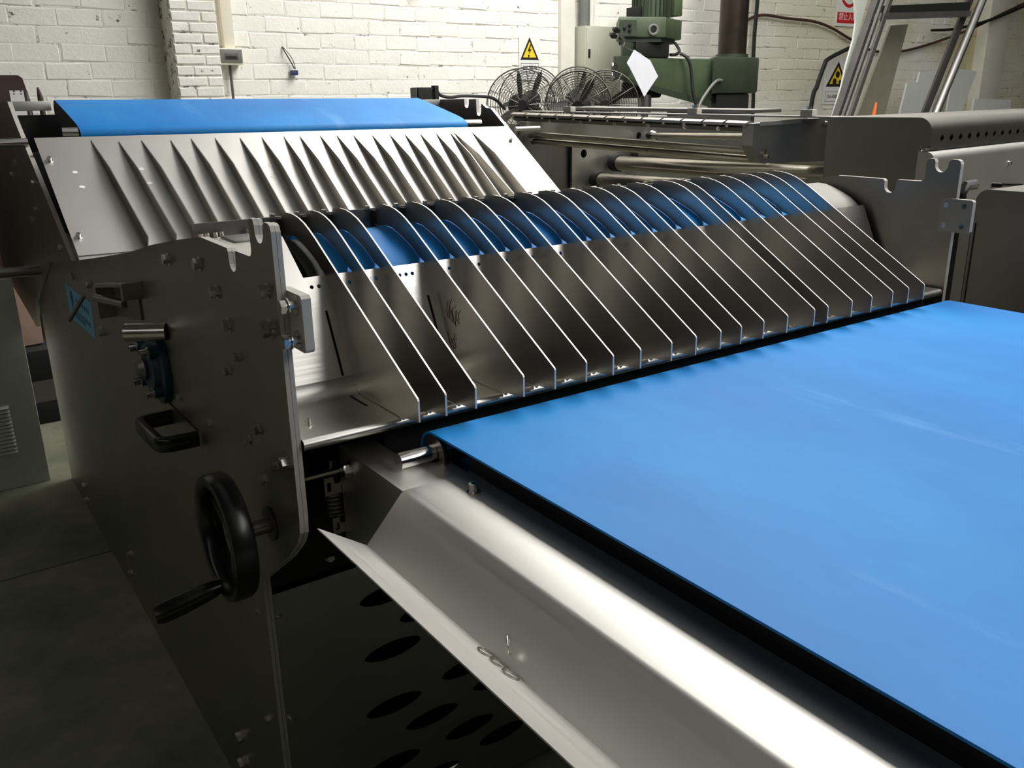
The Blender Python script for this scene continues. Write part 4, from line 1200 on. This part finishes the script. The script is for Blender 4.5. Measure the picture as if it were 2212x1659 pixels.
# cables on the right half of the wall
tag(MB().tube(smooth_path([(6.62, 5.90, 2.5), (6.62, 5.90, 2.2), (6.61, 5.90, 1.85), (6.63, 5.90, 1.5), (6.66, 5.90, 1.2), (6.66, 5.90, 0.0)], 5), 0.018, 8).build('power_cable', M['cableb']), 'thick black vertical cable on the wall right of the drill column', 'cable')
tag(MB().tube(smooth_path([(6.40, 5.955, 1.92), (6.55, 5.955, 2.03), (6.78, 5.955, 2.085), (7.13, 5.955, 2.07), (7.56, 5.955, 2.055), (7.87, 5.955, 2.0), (8.19, 5.955, 1.905), (8.6, 5.955, 1.80), (9.12, 5.955, 1.80), (9.79, 5.955, 1.91), (10.35, 5.84, 2.07), (10.93, 5.84, 2.24), (11.5, 5.84, 2.40)], 6), 0.014, 7).build('brown_cable', M['cable']), 'brown cable drooping along the brick wall behind the leaning frame', 'cable')
tag(MB().tube(smooth_path([(9.6, 5.9, 2.03), (10.1, 5.9, 2.06), (10.6, 5.80, 2.16), (11.2, 5.80, 2.30), (11.8, 5.80, 2.46)], 6), 0.016, 7).build('dark_cable', M['cableb']), 'dark cable rising to the top right corner of the wall', 'cable')
tag(MB().tube(smooth_path([(8.25, 5.89, 1.855), (8.0, 5.89, 1.785), (7.75, 5.89, 1.70), (7.70, 5.89, 1.64), (7.61, 5.89, 1.44), (7.54, 5.89, 1.22), (7.45, 5.89, 0.0)], 5), 0.022, 8).build('bent_pipe', M['cableb']), 'black bent pipe on the wall left of the three disc sign', 'pipe')

# leaning steel frame with channel and tube
sfm = thing('steel_frame', 'dark leaning steel frame of angle irons and tube at the right against the wall', 'frame', (6.2, 4.5, 0))


def slab(p0, p1, wx, wy, name, mat, parent):
    p0, p1 = Vector(p0), Vector(p1)
    v = []
    for p in (p0, p1):
        v += [p + Vector((-wx, -wy, 0)), p + Vector((wx, -wy, 0)), p + Vector((wx, wy, 0)), p + Vector((-wx, wy, 0))]
    return MB().faces(v, [(0, 3, 2, 1), (4, 5, 6, 7), (0, 1, 5, 4), (1, 2, 6, 5), (2, 3, 7, 6), (3, 0, 4, 7)]).build(name, mat, parent, smooth=0)


slab((5.535, 4.50, 0.0), (6.675, 4.50, 2.7), 0.045, 0.03, 'upright', M['iron'], sfm)
slab((5.50, 4.43, 0.0), (6.64, 4.43, 2.7), 0.014, 0.012, 'upright', M['darksteel'], sfm)
slab((5.555, 4.40, 0.0), (6.69, 4.40, 2.7), 0.022, 0.012, 'upright', M['iron'], sfm)
MB().prism([(6.31, 1.915), (7.65, 1.985), (7.65, 2.035), (6.33, 1.963)], FY, 4.40, 4.46).build('channel', M['iron'], sfm, smooth=0)
MB().prism([(6.33, 1.965), (7.65, 2.037), (7.65, 2.105), (6.36, 2.018)], FY, 4.42, 4.46).build('channel', M['blackmat'], sfm, smooth=0)
MB().cyl((6.62, 4.38, 0.0), (8.08, 4.38, 2.70), 0.034, 20).build('tube', M['greyplate'], sfm)
slab((6.64, 4.48, 0.0), (8.03, 4.48, 2.7), 0.05, 0.01, 'backing_strip', M['iron'], sfm)
bp_ = MB().prism([(6.02, 0.0), (6.42, 0.0), (6.878, 1.204), (7.066, 1.921), (6.816, 1.902), (6.487, 1.207)], FY, 4.62, 4.64).build('leaning_panel', M['dull'], smooth=0)
tag(bp_, 'beige narrow panel leaning behind the dark steel frame', 'panel')
gs = MB().prism([(5.58, 0.0), (5.68, 0.0), (6.13, 1.226), (6.267, 1.618), (6.297, 1.864), (6.36, 2.072), (6.55, 2.7), (6.33, 2.7), (6.19, 2.064), (6.235, 1.9), (6.226, 1.778), (6.162, 1.582), (6.128, 1.419), (6.06, 1.226)], FY, 4.56, 4.575).build('pale_sheet', M['ecab'], smooth=0)
tag(gs, 'pale grey ragged sheet leaning along the left of the steel frame', 'sheet')
tag(MB().tube([(6.22, 4.30, 0.0), (6.22, 4.30, 1.20), (6.235, 4.30, 1.29)], [0.016, 0.016, 0.008], 10).build('orange_rod', M['orange']), 'orange rod standing at the foot of the leaning steel frame', 'rod')
for (pts, y0, lb_, mt) in (([(8.35, 0.0), (9.0, 0.0), (9.205, 1.167), (9.309, 1.60), (8.891, 1.574), (8.863, 1.467), (8.674, 1.458), (8.608, 1.169)], 5.55, 'white board leaning on the wall, left of the leaning tube', 'white'),
                           ([(9.3, 0.0), (9.7, 0.0), (9.965, 1.153), (10.167, 1.583), (9.91, 1.607), (9.687, 1.605), (9.64, 1.159)], 5.62, 'white board leaning on the wall just right of the leaning tube', 'white'),
                           ([(9.9, 0.0), (10.9, 0.0), (10.82, 1.27), (9.98, 1.285)], 5.5, 'low pale bluish board standing at the right end of the wall', 'white')):
    tag(MB().prism(pts, FY, y0, y0 + 0.02).build('white_board', M[mt], smooth=0), lb_, 'board', 'white boards against the wall')

# far left corner
tag(MB().prism([(-1.5, 0.0), (0.222, 0.0), (0.222, 1.37), (0.205, 1.47), (0.19, 1.482), (-1.5, 1.482)], FY, 4.5, 4.52).build('brown_board', M['brown'], smooth=0), 'dark brown board standing at the far left before the white wall', 'board')  # widened out of view to keep the bright wall out of the plate's reflection
wb = MB().prism([(0.125, 0.0), (0.19, 0.0), (0.19, 1.418), (0.183, 1.418), (0.183, 1.412), (0.176, 1.412), (0.176, 1.418), (0.158, 1.418), (0.158, 1.412), (0.150, 1.412), (0.150, 1.418), (0.137, 1.418)], FY, 4.42, 4.425,
               holes=[circ(0.0035, 8, 0.152, 1.404), circ(0.0035, 8, 0.179, 1.404)])
tag(wb.build('white_bracket', M['signwhite'], smooth=0), 'bright white metal bracket in front of the brown board at the far left', 'bracket')
tag(MB().box((0.20, 4.42, 0.0), (0.207, 4.43, 1.415)).build('thin_post', M['greyplate'], smooth=0), 'thin grey post beside the white bracket at the far left', 'post')
tag(MB().tube([(0.262, 4.5, 0.0), (0.262, 4.5, 1.39), (0.26, 4.5, 1.412), (0.258, 4.5, 1.432)], [0.012, 0.012, 0.008, 0.004], 12).build('brown_rod', M['brown']), 'thin brown rod standing right of the brown board', 'rod')

# sensor box and cables behind the upper belt
sb = thing('sensor_box', 'small black box with bracket above the right end of the upper blue belt', 'box', (2.08, 4.3, 1.2))
MB().box((2.03, 4.26, 1.28), (2.115, 4.34, 1.42)).build('body', M['blackmat'], sb, bevel=0.004)
MB().box((2.022, 4.27, 1.28), (2.03, 4.33, 1.418)).build('side_cap', M['graybox'], sb, smooth=0)
MB().tube(smooth_path([(2.115, 4.3, 1.405), (2.14, 4.3, 1.41), (2.15, 4.3, 1.40)], 3), 0.006, 6).build('lead', M['cableb'], sb)
MB().box((2.145, 4.28, 0.7), (2.170, 4.32, 1.43)).build('post', M['blackmat'], sb, bevel=0.003)
MB().tube(smooth_path([(2.165, 4.3, 1.41), (2.19, 4.3, 1.38), (2.25, 4.3, 1.368), (2.32, 4.3, 1.374), (2.42, 4.3, 1.372), (2.55, 4.32, 1.36), (2.65, 4.35, 1.30)], 5), 0.009, 7).build('lead', M['cableb'], sb)
MB().box((1.9, 4.2, 0.0), (2.3, 4.5, 0.7)).build('base', M['inside'], sb, smooth=0)

# pale electric cabinet with louvres, left of the machine
ec = thing('electric_cabinet', 'pale grey cabinet with louvred vent standing on the floor at the left edge', 'cabinet', (-0.35, 3.7, 0))
MB().box((-0.62, 3.50, 0.0), (-0.068, 3.85, 0.775)).build('body', M['ecab'], ec, bevel=0.004)
vent = MB().box((-0.42, 3.497, 0.128), (-0.148, 3.4995, 0.322)).build('vent', M['ecab'], ec, smooth=0)
for k in range(13):
    z = 0.140 + k * 0.0142
    MB().faces([(-0.41, 3.497, z), (-0.156, 3.497, z), (-0.156, 3.497, z + 0.010), (-0.41, 3.497, z + 0.010), (-0.41, 3.4885, z + 0.001), (-0.156, 3.4885, z + 0.001)],
               [(0, 1, 5, 4), (4, 5, 2, 3), (0, 4, 3), (1, 2, 5), (0, 3, 2, 1)]).build('louvre', M['ecab'], vent, smooth=0)
tag(MB().prism([(-0.12, 0.335), (0.077, 0.345), (0.082, 0.539), (0.013, 0.639), (-0.12, 0.639)], FY, 4.30, 4.32).build('wood_board', M['wood'], smooth=0), 'bare pinkish wooden board between the pale cabinet and the machine', 'board')
for i, (z0, z1, lb_) in enumerate(((0.0, 0.10, 'dark timber beam on the floor, lowest of the stack behind the pale cabinet'), (0.10, 0.20, 'grey timber beam in the middle of the stack behind the pale cabinet'), (0.20, 0.335, 'black timber beam on top of the stack under the wooden board'))):
    tag(MB().box((-0.3, 4.2, z0), (0.13, 4.6, z1)).build('timber_beam', M['darksteel' if i == 1 else 'blackmat'], bevel=0.004), lb_, 'beam', 'stacked timber beams')
